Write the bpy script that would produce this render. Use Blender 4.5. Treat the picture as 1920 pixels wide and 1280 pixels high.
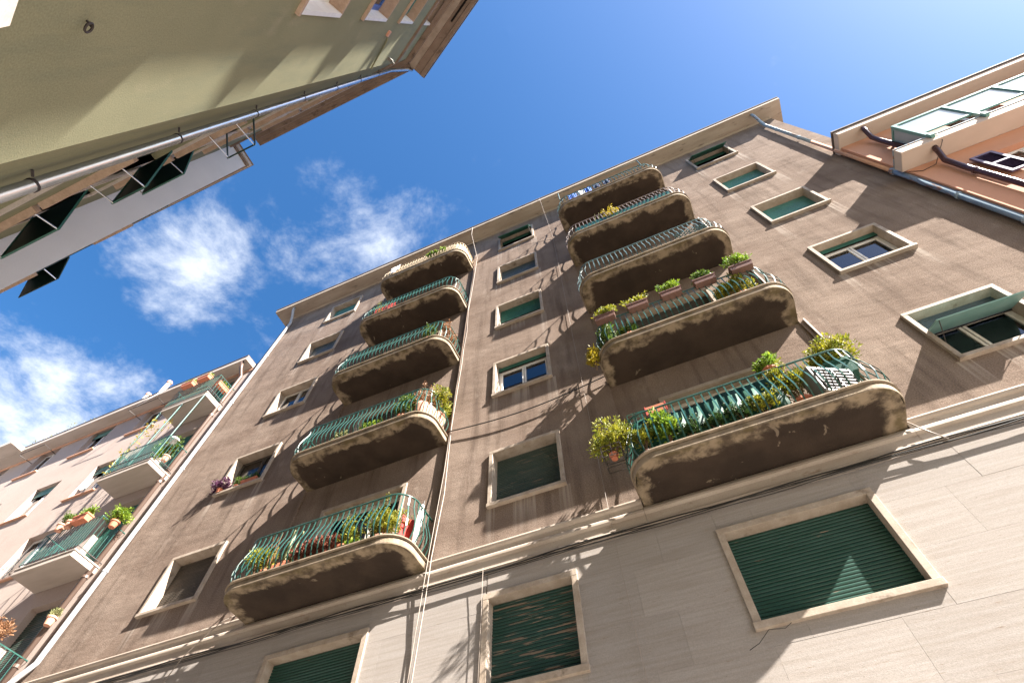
import bpy, math, random
from math import sin, cos, pi, radians, atan2, sqrt
from mathutils import Vector, Matrix

for o in list(bpy.data.objects):
    bpy.data.objects.remove(o, do_unlink=True)
S = bpy.context.scene
COL = S.collection
R = random.Random(7)

# ------------------------------------------------------------------ camera
yaw, pitch, roll, FPX = radians(-22.588), radians(60.030), radians(-0.7357), 1003.58
fwd = Vector((sin(yaw)*cos(pitch), cos(yaw)*cos(pitch), sin(pitch)))
rgt = Vector((cos(yaw), -sin(yaw), 0)); upv = rgt.cross(fwd)
r2 = rgt*cos(roll) + upv*sin(roll); u2 = -rgt*sin(roll) + upv*cos(roll)
cd = bpy.data.cameras.new('camera'); cam = bpy.data.objects.new('camera', cd); COL.objects.link(cam)
cd.sensor_width = 36; cd.lens = FPX/1920*36; cd.clip_end = 3000; cd.clip_start = 0.05
cam.matrix_world = Matrix(((r2.x, u2.x, -fwd.x, 0), (r2.y, u2.y, -fwd.y, 0), (r2.z, u2.z, -fwd.z, 1.6), (0, 0, 0, 1)))
S.camera = cam

# ------------------------------------------------------------------ sky and sun
SUN = Vector((3.25, -1.0, 3.05)).normalized()
el = math.asin(SUN.z); az = atan2(SUN.x, SUN.y)
w = bpy.data.worlds.new('World'); S.world = w; w.use_nodes = True
nt = w.node_tree; nt.nodes.clear(); L = nt.links.new
def wn(t, **k):
    n = nt.nodes.new(t)
    for a, b in k.items(): setattr(n, a, b)
    return n
out = wn('ShaderNodeOutputWorld'); bg = wn('ShaderNodeBackground'); bg.inputs[1].default_value = 0.05
sky = wn('ShaderNodeTexSky', sky_type='NISHITA', sun_disc=False, sun_elevation=el, sun_rotation=az,
         altitude=0, air_density=1.0, dust_density=1.1, ozone_density=3.0)
hs = wn('ShaderNodeHueSaturation'); hs.inputs['Saturation'].default_value = 1.28; L(sky.outputs[0], hs.inputs['Color'])
tc = wn('ShaderNodeTexCoord'); sp = wn('ShaderNodeSeparateXYZ'); L(tc.outputs['Generated'], sp.inputs[0])
zc = wn('ShaderNodeMath', operation='MAXIMUM'); L(sp.outputs[2], zc.inputs[0]); zc.inputs[1].default_value = 0.12
dx = wn('ShaderNodeMath', operation='DIVIDE'); L(sp.outputs[0], dx.inputs[0]); L(zc.outputs[0], dx.inputs[1])
dy = wn('ShaderNodeMath', operation='DIVIDE'); L(sp.outputs[1], dy.inputs[0]); L(zc.outputs[0], dy.inputs[1])
cb = wn('ShaderNodeCombineXYZ'); L(dx.outputs[0], cb.inputs[0]); L(dy.outputs[0], cb.inputs[1])
n1 = wn('ShaderNodeTexNoise'); n1.inputs['Scale'].default_value = 4.4; n1.inputs['Detail'].default_value = 12
n1.inputs['Roughness'].default_value = 0.66; n1.inputs['Distortion'].default_value = 0.15
mp = wn('ShaderNodeMapping'); mp.inputs['Location'].default_value = (-6.2, 4.4, 0.4); L(cb.outputs[0], mp.inputs[0]); L(mp.outputs[0], n1.inputs[0])
# broken cumulus to the west: a few cloud centres on the flat cloud layer, torn up by noise
acc = None
for cx_, cy_, rx_, amp_ in ((-.44, .24, .36, 1.0), (-.74, .16, .30, .92), (-1.30, .26, .52, 1.05), (-2.3, .6, .8, .9), (-1.9, -.7, .5, .8)):
    ds = wn('ShaderNodeVectorMath', operation='DISTANCE'); L(cb.outputs[0], ds.inputs[0]); ds.inputs[1].default_value = (cx_, cy_, 0)
    mr = wn('ShaderNodeMapRange', interpolation_type='SMOOTHSTEP'); L(ds.outputs['Value'], mr.inputs[0])
    mr.inputs[1].default_value = rx_; mr.inputs[2].default_value = 0; mr.inputs[3].default_value = 0; mr.inputs[4].default_value = amp_
    if acc is None: acc = mr.outputs[0]
    else:
        q = wn('ShaderNodeMath', operation='MAXIMUM'); L(acc, q.inputs[0]); L(mr.outputs[0], q.inputs[1]); acc = q.outputs[0]
sc_ = wn('ShaderNodeMath', operation='MULTIPLY_ADD'); L(acc, sc_.inputs[0]); sc_.inputs[1].default_value = .52; sc_.inputs[2].default_value = -.44
nc = wn('ShaderNodeMath', operation='MULTIPLY_ADD'); L(n1.outputs[0], nc.inputs[0]); nc.inputs[1].default_value = 1.5; nc.inputs[2].default_value = -.25
ad = wn('ShaderNodeMath', operation='ADD'); L(nc.outputs[0], ad.inputs[0]); L(sc_.outputs[0], ad.inputs[1])
cr = wn('ShaderNodeMapRange', interpolation_type='SMOOTHSTEP'); L(ad.outputs[0], cr.inputs[0])
cr.inputs[1].default_value = 0.29; cr.inputs[2].default_value = 0.86; cr.inputs[3].default_value = 0; cr.inputs[4].default_value = 0.86
mx = wn('ShaderNodeMixRGB'); L(cr.outputs[0], mx.inputs[0]); L(hs.outputs[0], mx.inputs[1]); mx.inputs[2].default_value = (4.9, 5.1, 5.4, 1)
L(mx.outputs[0], bg.inputs[0]); L(bg.outputs[0], out.inputs[0])

sd = bpy.data.lights.new('sun', 'SUN'); sun = bpy.data.objects.new('sun', sd); COL.objects.link(sun)
sd.energy = 5.0; sd.angle = radians(0.5); sd.color = (1.0, 0.93, 0.84)
sun.rotation_euler = SUN.to_track_quat('Z', 'Y').to_euler(); sun.location = SUN*60
S.view_settings.view_transform = 'Standard'; S.view_settings.look = 'None'
S.view_settings.exposure = 2.55; S.view_settings.gamma = 1.0

# ------------------------------------------------------------------ materials
MATS = {}
def mat(name, c1, c2=None, scale=(1, 1, 1), nscale=4.0, lo=0.35, hi=0.65, rough=0.8, fine=0.0, fscale=60, bump=0.0, bscale=120,
        bump2=0.0, b2scale=(1, 1, 1), metal=0.0, spec=0.4, c3=None, c3scale=(1, 1, 1), c3lo=.6, c3hi=.7, c3n=3.0, detail=6, world=False, rand=0.0, c4=None, c4scale=(1, 1, 1), c4lo=.6, c4hi=.7, c4n=3.0):
    m = bpy.data.materials.new(name); m.use_nodes = True; t = m.node_tree; ln = t.links.new
    b = t.nodes['Principled BSDF']; b.inputs['Roughness'].default_value = rough; b.inputs['Metallic'].default_value = metal
    b.inputs['Specular IOR Level'].default_value = spec
    tcn = t.nodes.new('ShaderNodeNewGeometry' if world else 'ShaderNodeTexCoord'); csock = tcn.outputs['Position' if world else 'Object']
    def noise(sc, ns, det=6, rgh=.55):
        mpn = t.nodes.new('ShaderNodeMapping'); mpn.inputs['Scale'].default_value = sc; ln(csock, mpn.inputs[0])
        n = t.nodes.new('ShaderNodeTexNoise'); n.inputs['Scale'].default_value = ns; n.inputs['Detail'].default_value = det
        n.inputs['Roughness'].default_value = rgh; ln(mpn.outputs[0], n.inputs[0]); return n
    def rng(sock, a, bb, c, d):
        r = t.nodes.new('ShaderNodeMapRange'); ln(sock, r.inputs[0])
        for i, v in enumerate((a, bb, c, d)): r.inputs[i+1].default_value = v
        return r
    def mix(f, a, bb, mode='MIX'):
        x = t.nodes.new('ShaderNodeMixRGB'); x.blend_type = mode
        ln(f, x.inputs[0])
        for i, v in ((1, a), (2, bb)):
            if isinstance(v, tuple): x.inputs[i].default_value = (*v, 1)
            else: ln(v, x.inputs[i])
        return x
    col = None
    if c2:
        n = noise(scale, nscale, detail); r = rng(n.outputs[0], lo, hi, 0, 1)
        col = mix(r.outputs[0], c1, c2).outputs[0]
    if c3:
        n = noise(c3scale, c3n, 8, .62); r = rng(n.outputs[0], c3lo, c3hi, 0, 1)
        col = mix(r.outputs[0], col if col else c1, c3).outputs[0]
    if c4:
        n = noise(c4scale, c4n, 8, .62); r = rng(n.outputs[0], c4lo, c4hi, 0, 1)
        col = mix(r.outputs[0], col if col else c1, c4).outputs[0]
    if rand:
        oi = t.nodes.new('ShaderNodeObjectInfo'); r = rng(oi.outputs['Random'], 0, 1, 1-rand, 1+rand)
        v = t.nodes.new('ShaderNodeVectorMath'); v.operation = 'SCALE'; ln(r.outputs[0], v.inputs['Scale']); ln(col, v.inputs[0]); col = v.outputs[0]
    if fine:
        n = noise((1, 1, 1), fscale, 3); r = rng(n.outputs[0], .3, .7, 1-fine, 1+fine)
        v = t.nodes.new('ShaderNodeVectorMath'); v.operation = 'SCALE'; ln(r.outputs[0], v.inputs['Scale'])
        if col: ln(col, v.inputs[0])
        else: v.inputs[0].default_value = c1
        col = v.outputs[0]
    if col: ln(col, b.inputs['Base Color'])
    else: b.inputs['Base Color'].default_value = (*c1, 1)
    nrm = None
    for bs, sc, ns, dist in ((bump2, b2scale, 1.0, 1.0), (bump, (1, 1, 1), bscale, 1.0)):
        if bs:
            n = noise(sc, ns, 4); bn = t.nodes.new('ShaderNodeBump'); bn.inputs['Strength'].default_value = 1.0; bn.inputs['Distance'].default_value = bs
            ln(n.outputs[0], bn.inputs['Height'])
            if nrm: ln(nrm, bn.inputs['Normal'])
            nrm = bn.outputs[0]
    if nrm: ln(nrm, b.inputs['Normal'])
    MATS[name] = m
    return m
M = MATS
mat('stucco', (.168, .123, .098), (.252, .196, .160), (.7, 1, 1.0), 1.0, .3, .7, .95, .34, 55, .006, 75, .035, (.8, 1, 1.7), spec=0.03,
    c3=(.088, .063, .050), c3scale=(2.4, 1, .22), c3lo=.50, c3hi=.80, c3n=1.5, c4=(.325, .262, .218), c4scale=(1.0, 1, .45), c4lo=.58, c4hi=.82, c4n=1.9)
def add_drips(m):
    """rain-washed streaks below the sills: attribute 'drip' fades from the sill down, broken up by stretched noise"""
    t = m.node_tree; b = t.nodes['Principled BSDF']; ln = t.links.new; src = b.inputs['Base Color'].links[0].from_socket
    at = t.nodes.new('ShaderNodeAttribute'); at.attribute_name = 'drip'
    tcn = t.nodes.new('ShaderNodeTexCoord'); mp_ = t.nodes.new('ShaderNodeMapping'); mp_.inputs['Scale'].default_value = (16, 1, .5); ln(tcn.outputs['Object'], mp_.inputs[0])
    n = t.nodes.new('ShaderNodeTexNoise'); n.inputs['Scale'].default_value = 1.0; n.inputs['Detail'].default_value = 6; ln(mp_.outputs[0], n.inputs[0])
    r = t.nodes.new('ShaderNodeMapRange'); ln(n.outputs[0], r.inputs[0]); r.inputs[1].default_value = .38; r.inputs[2].default_value = .60; r.inputs[3].default_value = 0; r.inputs[4].default_value = .95
    q = t.nodes.new('ShaderNodeMath'); q.operation = 'MULTIPLY'; ln(r.outputs[0], q.inputs[0]); ln(at.outputs['Fac'], q.inputs[1])
    x = t.nodes.new('ShaderNodeMixRGB'); ln(q.outputs[0], x.inputs[0]); ln(src, x.inputs[1]); x.inputs[2].default_value = (.37, .315, .27, 1); ln(x.outputs[0], b.inputs['Base Color'])
add_drips(M['stucco'])
mat('travertine', (.335, .306, .286), (.288, .256, .231), (.7, 1, 17), 1.5, .36, .66, .8, .10, 80, .002, 120, spec=.06, rand=.06, c3=(.215, .155, .112), c3scale=(2.6, 1, 34), c3lo=.62, c3hi=.72, c3n=1.8, detail=10,
    c4=(.080, .056, .042), c4scale=(7, 1, 16), c4lo=.69, c4hi=.73, c4n=2.4)
mat('travertine_frame', (.40, .335, .275), (.30, .24, .185), (2, 2, 2), 3, .35, .68, .7, .10, 60, .002, 70, c3=(.16, .115, .08), c3scale=(1, 1, 1), c3lo=.58, c3hi=.74, c3n=5)
mat('moulding_stone', (.43, .37, .315), (.33, .27, .22), (.6, 3, 3), 2, .35, .7, .75, .08, 70, .002, 90, c3=(.26, .19, .14), c3scale=(1.2, 4, 4), c3lo=.6, c3hi=.72, c3n=3)
mat('cornice', (.40, .33, .26), (.30, .235, .18), (.4, 2, 2), 2, .35, .7, .85, .10, 60, .003, 60, c3=(.11, .085, .065), c3scale=(.8, 3, 3), c3lo=.60, c3hi=.72, c3n=2.4)
mat('roof_edge', (.07, .055, .05), (.12, .09, .08), (1, 1, 1), 6, rough=.7)
mat('rail_green', (.014, .062, .050), (.028, .098, .084), (1, 1, 1), 8, .35, .65, .30, spec=.7, c3=(.09, .062, .042), c3lo=.66, c3hi=.70, c3n=9)
mat('rail_grey', (.055, .105, .11), (.11, .165, .17), (1, 1, 1), 8, .35, .65, .40, spec=.5, c3=(.07, .06, .05), c3lo=.62, c3hi=.68, c3n=9)
mat('rail_rose', (.20, .155, .135), (.11, .088, .08), (1, 1, 1), 8, .35, .65, .5, spec=.5)
mat('rail_cream', (.42, .33, .22), (.25, .19, .12), (1, 1, 1), 8, .35, .65, .6)
mat('slat_green', (.008, .050, .036), (.019, .066, .052), (.6, 1, 3), 3, .35, .65, .45, .1, 40, c3=(.20, .135, .09), c3scale=(.7, 1, 6), c3lo=.67, c3hi=.70, c3n=3.4, world=True)
mat('slat_worn', (.009, .048, .036), (.020, .058, .050), (.6, 1, 3), 3, .35, .65, .55, .1, 40, c3=(.19, .14, .105), c3scale=(.5, 1, 7), c3lo=.55, c3hi=.58, c3n=3.0, world=True)
mat('slat_dark', (.030, .055, .048), (.055, .075, .062), (.6, 1, 3), 3, .35, .65, .6, .1, 40, c3=(.13, .105, .08), c3scale=(.6, 1, 7), c3lo=.58, c3hi=.66, c3n=3.4, world=True)
mat('slat_brown', (.075, .060, .047), (.05, .042, .034), (.6, 1, 5), 3, .35, .65, .65, .1, 40, world=True)
mat('shutter_slate', (.055, .085, .105), (.075, .105, .125), rough=.35)
mat('shutter_teal', (.045, .165, .150), (.06, .20, .18), rough=.4)
mat('awning_green', (.016, .100, .075), (.025, .125, .095), rough=.55)
mat('awning_pale', (.15, .30, .28), (.20, .34, .32), rough=.5)
mat('white_paint', (.78, .77, .74), (.68, .66, .63), (1, 1, 1), 5, .4, .7, .4)
mat('white_wood', (.70, .66, .60), (.58, .53, .47), (1, 1, 1), 5, .4, .7, .5)
mat('blue_paint', (.05, .13, .42), rough=.4)
mat('dark_room', (.012, .010, .010), rough=.9, spec=.1)
mat('glass', (.012, .016, .020), rough=.03, spec=1.0)
def glass_mat():
    m = M['glass']; t = m.node_tree; ln = t.links.new; t.nodes.remove(t.nodes['Principled BSDF'])
    fr = t.nodes.new('ShaderNodeFresnel'); fr.inputs[0].default_value = 1.75; gl = t.nodes.new('ShaderNodeBsdfGlossy'); gl.inputs['Roughness'].default_value = .02; gl.inputs[0].default_value = (.95, .97, 1, 1)
    tp = t.nodes.new('ShaderNodeBsdfTransparent'); tp.inputs[0].default_value = (.55, .60, .60, 1); ms = t.nodes.new('ShaderNodeMixShader')
    ln(fr.outputs[0], ms.inputs[0]); ln(tp.outputs[0], ms.inputs[1]); ln(gl.outputs[0], ms.inputs[2]); ln(ms.outputs[0], t.nodes['Material Output'].inputs[0])
glass_mat()
mat('glass_dull', (.022, .018, .015), rough=.12, spec=.25)
mat('curtain', (.36, .34, .28), (.28, .26, .22), (12, 1, 1), 3, rough=.9)
mat('beige_cloth', (.46, .36, .25), (.36, .27, .18), (3, 3, 3), 3, rough=.9)
mat('green_net', (.004, .040, .027), (.010, .070, .045), (3, 3, 2), 3, rough=.6, spec=.3)
mat('galvanised', (.50, .53, .58), (.42, .45, .50), (3, 3, 1), 5, .4, .65, .27, metal=.85, c3=(.20, .17, .15), c3lo=.66, c3hi=.72, c3n=14)
mat('galv_white', (.36, .37, .385), (.29, .30, .315), (3, 3, 1), 5, .4, .65, .5, c3=(.34, .30, .27), c3lo=.62, c3hi=.68, c3n=14)
mat('brown_pipe', (.10, .066, .052), (.13, .088, .07), (3, 3, .6), 3, .35, .65, .35)
mat('rusty_pipe', (.30, .38, .45), (.24, .31, .37), (3, 3, 1), 4, .4, .65, .5, c3=(.26, .13, .08), c3scale=(2, 2, .5), c3lo=.55, c3hi=.62, c3n=4)
mat('plum_pipe', (.060, .026, .032), rough=.3)
mat('cable_black', (.02, .018, .016), rough=.5)
mat('cable_white', (.25, .21, .18), rough=.5)
mat('pink_plaster', (.44, .365, .325), (.39, .318, .28), (.6, 1, .8), 1.2, .3, .7, .92, .09, 60, .0025, 90, spec=.04, c3=(.33, .25, .21), c3scale=(1.5, 1, .3), c3lo=.6, c3hi=.8, c3n=1.5)
mat('pink_trim', (.62, .36, .24), (.54, .30, .20), (2, 2, 2), 2, rough=.85)
mat('pink_cornice', (.48, .42, .37), (.40, .345, .295), (.4, 2, 2), 2, rough=.85, c3=(.36, .29, .24), c3scale=(.5, 3, 3), c3lo=.62, c3hi=.78, c3n=2)
mat('orange_plaster', (.59, .305, .20), (.53, .265, .17), (.8, 1, .8), 1.2, .3, .7, .9, .04, 60, .0012, 90)
mat('orange_trim', (.56, .455, .385), (.50, .40, .33), (.5, 1, 1), 2, .3, .7, .85)
mat('teal_steel', (.11, .26, .235), (.15, .31, .285), rough=.4)
mat('frosted_glass', (.30, .375, .40), (.34, .41, .43), (1, 1, 1), 2, rough=.12, spec=.7)
mat('plum_shutter', (.075, .055, .12), (.11, .085, .16), (1, 1, 1), 4, rough=.35)
mat('green_plaster', (.214, .214, .140), (.248, .244, .160), (.7, 1, .7), 1.1, .3, .7, .92, .14, 70, .0014, 85, spec=.04, c3=(.165, .178, .128), c3scale=(1.6, 1, .3), c3lo=.50, c3hi=.8, c3n=1.5, c4=(.30, .28, .20), c4scale=(1, 1, .5), c4lo=.58, c4hi=.8, c4n=2.2)
mat('green_cornice', (.235, .170, .130), (.185, .130, .098), (1, 1, 1), 2.2, .35, .65, .85, .08, 40, .003, 40, c3=(.10, .070, .052), c3scale=(1, 1, 2), c3lo=.57, c3hi=.68, c3n=3.2)
mat('green_cornice_pale', (.36, .295, .245), (.28, .22, .175), (1, 1, 1), 3, .35, .65, .85, c3=(.22, .14, .09), c3lo=.57, c3hi=.68, c3n=4)
mat('stone_pale', (.50, .45, .41), (.40, .35, .31), (1, 1, 1), 6, .35, .7, .8, .1, 60)
mat('stone_lintel', (.42, .31, .235), (.34, .245, .18), (2, 2, 2), 5, .35, .7, .85, .1, 50)
mat('shutter_deep', (.008, .030, .022), (.012, .038, .028), rough=.5)
mat('grey_plaster', (.66, .65, .65), (.60, .595, .60), (.7, .7, .7), 1.4, .3, .7, .9, .04, 50, .002, 70)
mat('iron', (.035, .028, .026), rough=.6)
mat('asphalt', (.28, .26, .24), (.23, .214, .198), (1, 1, 1), 3, rough=.9, bump=.004, bscale=90)
mat('paving', (.30, .28, .26), (.24, .225, .21), (1, 1, 1), 3, rough=.9)
mat('terracotta', (.52, .185, .105), (.44, .15, .085), (5, 5, 5), 4, rough=.75)
mat('terracotta_pale', (.60, .33, .235), (.52, .26, .18), (5, 5, 5), 4, rough=.8)
mat('brown_plastic', (.125, .068, .055), (.155, .085, .07), (5, 5, 5), 4, rough=.45)
mat('green_plastic', (.012, .075, .055), rough=.4)
mat('red_plastic', (.50, .06, .045), rough=.5)
mat('white_cloth', (.80, .78, .77), (.72, .70, .70), (3, 3, 3), 4, rough=.85)
mat('blue_cloth', (.05, .12, .46), (.08, .18, .60), (3, 3, 3), 4, rough=.85)
mat('navy_cloth', (.03, .035, .09), rough=.9)
mat('red_cloth', (.42, .05, .04), (.32, .035, .03), (3, 3, 3), 4, rough=.85)
mat('straw', (.50, .39, .25), (.37, .28, .17), (40, 40, 1), 2, rough=.85)
mat('metal_box', (.17, .158, .14), (.14, .13, .115), rough=.5)
mat('stem', (.16, .10, .06), rough=.9)
mat('soil', (.05, .035, .025), rough=1)
def leafmat(name, c1, c2):
    m = mat(name, c1, c2, (1, 1, 1), 9, .35, .65, .5, spec=.4)
    b = m.node_tree.nodes['Principled BSDF']
    tr = m.node_tree.nodes.new('ShaderNodeBsdfTranslucent'); ms = m.node_tree.nodes.new('ShaderNodeMixShader'); ms.inputs[0].default_value = .35
    src = b.inputs['Base Color'].links[0].from_socket
    m.node_tree.links.new(src, tr.inputs[0]); m.node_tree.links.new(b.outputs[0], ms.inputs[1]); m.node_tree.links.new(tr.outputs[0], ms.inputs[2])
    m.node_tree.links.new(ms.outputs[0], m.node_tree.nodes['Material Output'].inputs[0])
leafmat('leaf_jade', (.38, .35, .028), (.085, .125, .016))
leafmat('leaf_green', (.05, .11, .018), (.13, .19, .025))
leafmat('leaf_bright', (.27, .36, .03), (.08, .17, .02))
leafmat('leaf_dark', (.030, .070, .018), (.055, .100, .022))
leafmat('leaf_yellow', (.42, .30, .020), (.30, .26, .02))
leafmat('leaf_dry', (.33, .185, .095), (.24, .115, .06))
leafmat('leaf_red', (.25, .075, .05), (.18, .07, .045))
leafmat('leaf_purple', (.13, .045, .10), (.09, .035, .075))
leafmat('leaf_pale', (.30, .31, .14), (.22, .23, .10))

def soffit_material():
    """Render of the balcony slabs: dark weathered paint, pale bloom of lime in a ragged margin along the edges."""
    m = bpy.data.materials.new('slab_render'); m.use_nodes = True; t = m.node_tree; ln = t.links.new
    b = t.nodes['Principled BSDF']; b.inputs['Roughness'].default_value = .9; b.inputs['Specular IOR Level'].default_value = .25
    at = t.nodes.new('ShaderNodeAttribute'); at.attribute_name = 'edge'
    tcn = t.nodes.new('ShaderNodeTexCoord'); oi = t.nodes.new('ShaderNodeObjectInfo')
    ad = t.nodes.new('ShaderNodeVectorMath'); ln(tcn.outputs['Object'], ad.inputs[0])
    sc = t.nodes.new('ShaderNodeVectorMath'); sc.operation = 'SCALE'; sc.inputs[0].default_value = (17, 31, 11); ln(oi.outputs['Random'], sc.inputs['Scale'])
    ln(sc.outputs[0], ad.inputs[1])
    def noise(ns, det, rgh=.6, dist=0):
        n = t.nodes.new('ShaderNodeTexNoise'); n.inputs['Scale'].default_value = ns; n.inputs['Detail'].default_value = det; n.inputs['Roughness'].default_value = rgh
        n.inputs['Distortion'].default_value = dist; ln(ad.outputs[0], n.inputs[0]); return n.outputs[0]
    def rng(s, a, bb, c, d):
        r = t.nodes.new('ShaderNodeMapRange'); r.interpolation_type = 'SMOOTHSTEP'; ln(s, r.inputs[0])
        for i, v in enumerate((a, bb, c, d)): r.inputs[i+1].default_value = v
        return r.outputs[0]
    def mth(op, a, bb):
        x = t.nodes.new('ShaderNodeMath'); x.operation = op
        for i, v in enumerate((a, bb)):
            if isinstance(v, (int, float)): x.inputs[i].default_value = v
            else: ln(v, x.inputs[i])
        return x.outputs[0]
    def mix(f, a, bb):
        x = t.nodes.new('ShaderNodeMixRGB'); ln(f, x.inputs[0])
        for i, v in ((1, a), (2, bb)):
            if isinstance(v, tuple): x.inputs[i].default_value = (*v, 1)
            else: ln(v, x.inputs[i])
        return x.outputs[0]
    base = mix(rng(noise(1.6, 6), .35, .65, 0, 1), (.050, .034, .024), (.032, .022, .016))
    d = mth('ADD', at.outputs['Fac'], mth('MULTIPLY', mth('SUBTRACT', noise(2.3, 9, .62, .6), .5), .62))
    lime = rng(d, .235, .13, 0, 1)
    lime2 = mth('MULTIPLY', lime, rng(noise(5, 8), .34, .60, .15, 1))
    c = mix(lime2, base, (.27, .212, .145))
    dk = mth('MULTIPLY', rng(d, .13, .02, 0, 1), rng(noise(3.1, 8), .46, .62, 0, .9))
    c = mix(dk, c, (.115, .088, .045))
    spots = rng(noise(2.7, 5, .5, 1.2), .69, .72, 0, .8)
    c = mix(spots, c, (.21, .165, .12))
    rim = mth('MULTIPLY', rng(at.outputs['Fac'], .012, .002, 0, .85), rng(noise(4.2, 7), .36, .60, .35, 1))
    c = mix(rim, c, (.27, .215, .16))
    ln(c, b.inputs['Base Color'])
    bn = t.nodes.new('ShaderNodeBump'); bn.inputs['Distance'].default_value = .006; ln(noise(40, 5), bn.inputs['Height']); ln(bn.outputs[0], b.inputs['Normal'])
    MATS['slab_render'] = m
soffit_material()

# ------------------------------------------------------------------ helpers
class MB:
    def __init__(s): s.v = []; s.f = []; s.at = []
    def add(s, vs, fs):
        o = len(s.v); s.v += [tuple(p) for p in vs]; s.f += [tuple(i+o for i in f) for f in fs]; return s
    def box(s, x0, x1, y0, y1, z0, z1):
        return s.add([(x0, y0, z0), (x1, y0, z0), (x1, y1, z0), (x0, y1, z0), (x0, y0, z1), (x1, y0, z1), (x1, y1, z1), (x0, y1, z1)],
                     [(0, 3, 2, 1), (4, 5, 6, 7), (0, 1, 5, 4), (1, 2, 6, 5), (2, 3, 7, 6), (3, 0, 4, 7)])
    def quad(s, a, b, c, d): return s.add([a, b, c, d], [(0, 1, 2, 3)])
    def tube(s, pts, r, n=6, cap=True):
        pts = [Vector(p) for p in pts]; rs = r if isinstance(r, (list, tuple)) else [r]*len(pts)
        base = len(s.v); up = None
        for i, p in enumerate(pts):
            a = pts[max(i-1, 0)]; b = pts[min(i+1, len(pts)-1)]; d = (b-a).normalized()
            if up is None:
                up = Vector((0, 0, 1)) if abs(d.z) < .9 else Vector((1, 0, 0))
            x = d.cross(up)
            if x.length < 1e-4: x = d.cross(Vector((0, 1, 0)))
            x.normalize(); y = x.cross(d).normalized(); up = y
            for k in range(n):
                t = 2*pi*(k+.5)/n; s.v.append(tuple(p + (x*cos(t)+y*sin(t))*rs[i]))
        for i in range(len(pts)-1):
            for k in range(n):
                a = base+i*n+k; b = base+i*n+(k+1) % n
                s.f.append((a, b, b+n, a+n))
        if cap:
            s.f.append(tuple(base+k for k in range(n))[::-1]); e = base+(len(pts)-1)*n; s.f.append(tuple(e+k for k in range(n)))
        return s
    def lathe(s, prof, c=(0, 0, 0), n=14):
        base = len(s.v)
        for r, z in prof:
            for k in range(n): t = 2*pi*k/n; s.v.append((c[0]+r*cos(t), c[1]+r*sin(t), c[2]+z))
        for i in range(len(prof)-1):
            for k in range(n):
                a = base+i*n+k; b = base+i*n+(k+1) % n; s.f.append((a, b, b+n, a+n))
        s.f.append(tuple(base+k for k in range(n))[::-1]); e = base+(len(prof)-1)*n; s.f.append(tuple(e+k for k in range(n)))
        return s
    def prism(s, pts, x0, x1, axis='x'):
        """closed polygon pts=(out,z) extruded along x; y = -out"""
        n = len(pts); a = [(x0, -o, z) for o, z in pts]; b = [(x1, -o, z) for o, z in pts]
        s.add(a+b, [tuple(range(n)), tuple(range(2*n-1, n-1, -1))] + [(i, i+n, (i+1) % n+n, (i+1) % n) for i in range(n)]); return s
    def mesh(s, name, m, smooth=False):
        me = bpy.data.meshes.new(name); me.from_pydata(s.v, [], s.f)
        for x in (m if isinstance(m, (list, tuple)) else [m]): me.materials.append(M[x])
        if smooth: me.polygons.foreach_set('use_smooth', [True]*len(me.polygons))
        me.update(); return me
    def build(s, name, m, parent=None, loc=(0, 0, 0), rz=0, smooth=False, bevel=0, fix=False):
        me = s.mesh(name, m, smooth)
        if fix:
            import bmesh
            bm = bmesh.new(); bm.from_mesh(me); bmesh.ops.recalc_face_normals(bm, faces=bm.faces); bm.to_mesh(me); bm.free()
        o = bpy.data.objects.new(name, me); COL.objects.link(o); o.parent = parent; o.location = loc; o.rotation_euler = (0, 0, rz)
        if bevel:
            b = o.modifiers.new('bevel', 'BEVEL'); b.width = bevel; b.segments = 2; b.limit_method = 'ANGLE'
        return o
def inst(name, me, parent, loc=(0, 0, 0), rot=(0, 0, 0)):
    o = bpy.data.objects.new(name, me); COL.objects.link(o); o.parent = parent; o.location = loc; o.rotation_euler = rot; return o
def tag(o, label, cat, group=None):
    o['label'] = label; o['category'] = cat
    if group: o['group'] = group
    return o
def thing(name, label, cat, loc=(0, 0, 0), rz=0, group=None):
    o = bpy.data.objects.new(name, None); COL.objects.link(o); o.location = loc; o.rotation_euler = (0, 0, rz); o.empty_display_size = .2
    return tag(o, label, cat, group)

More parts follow.
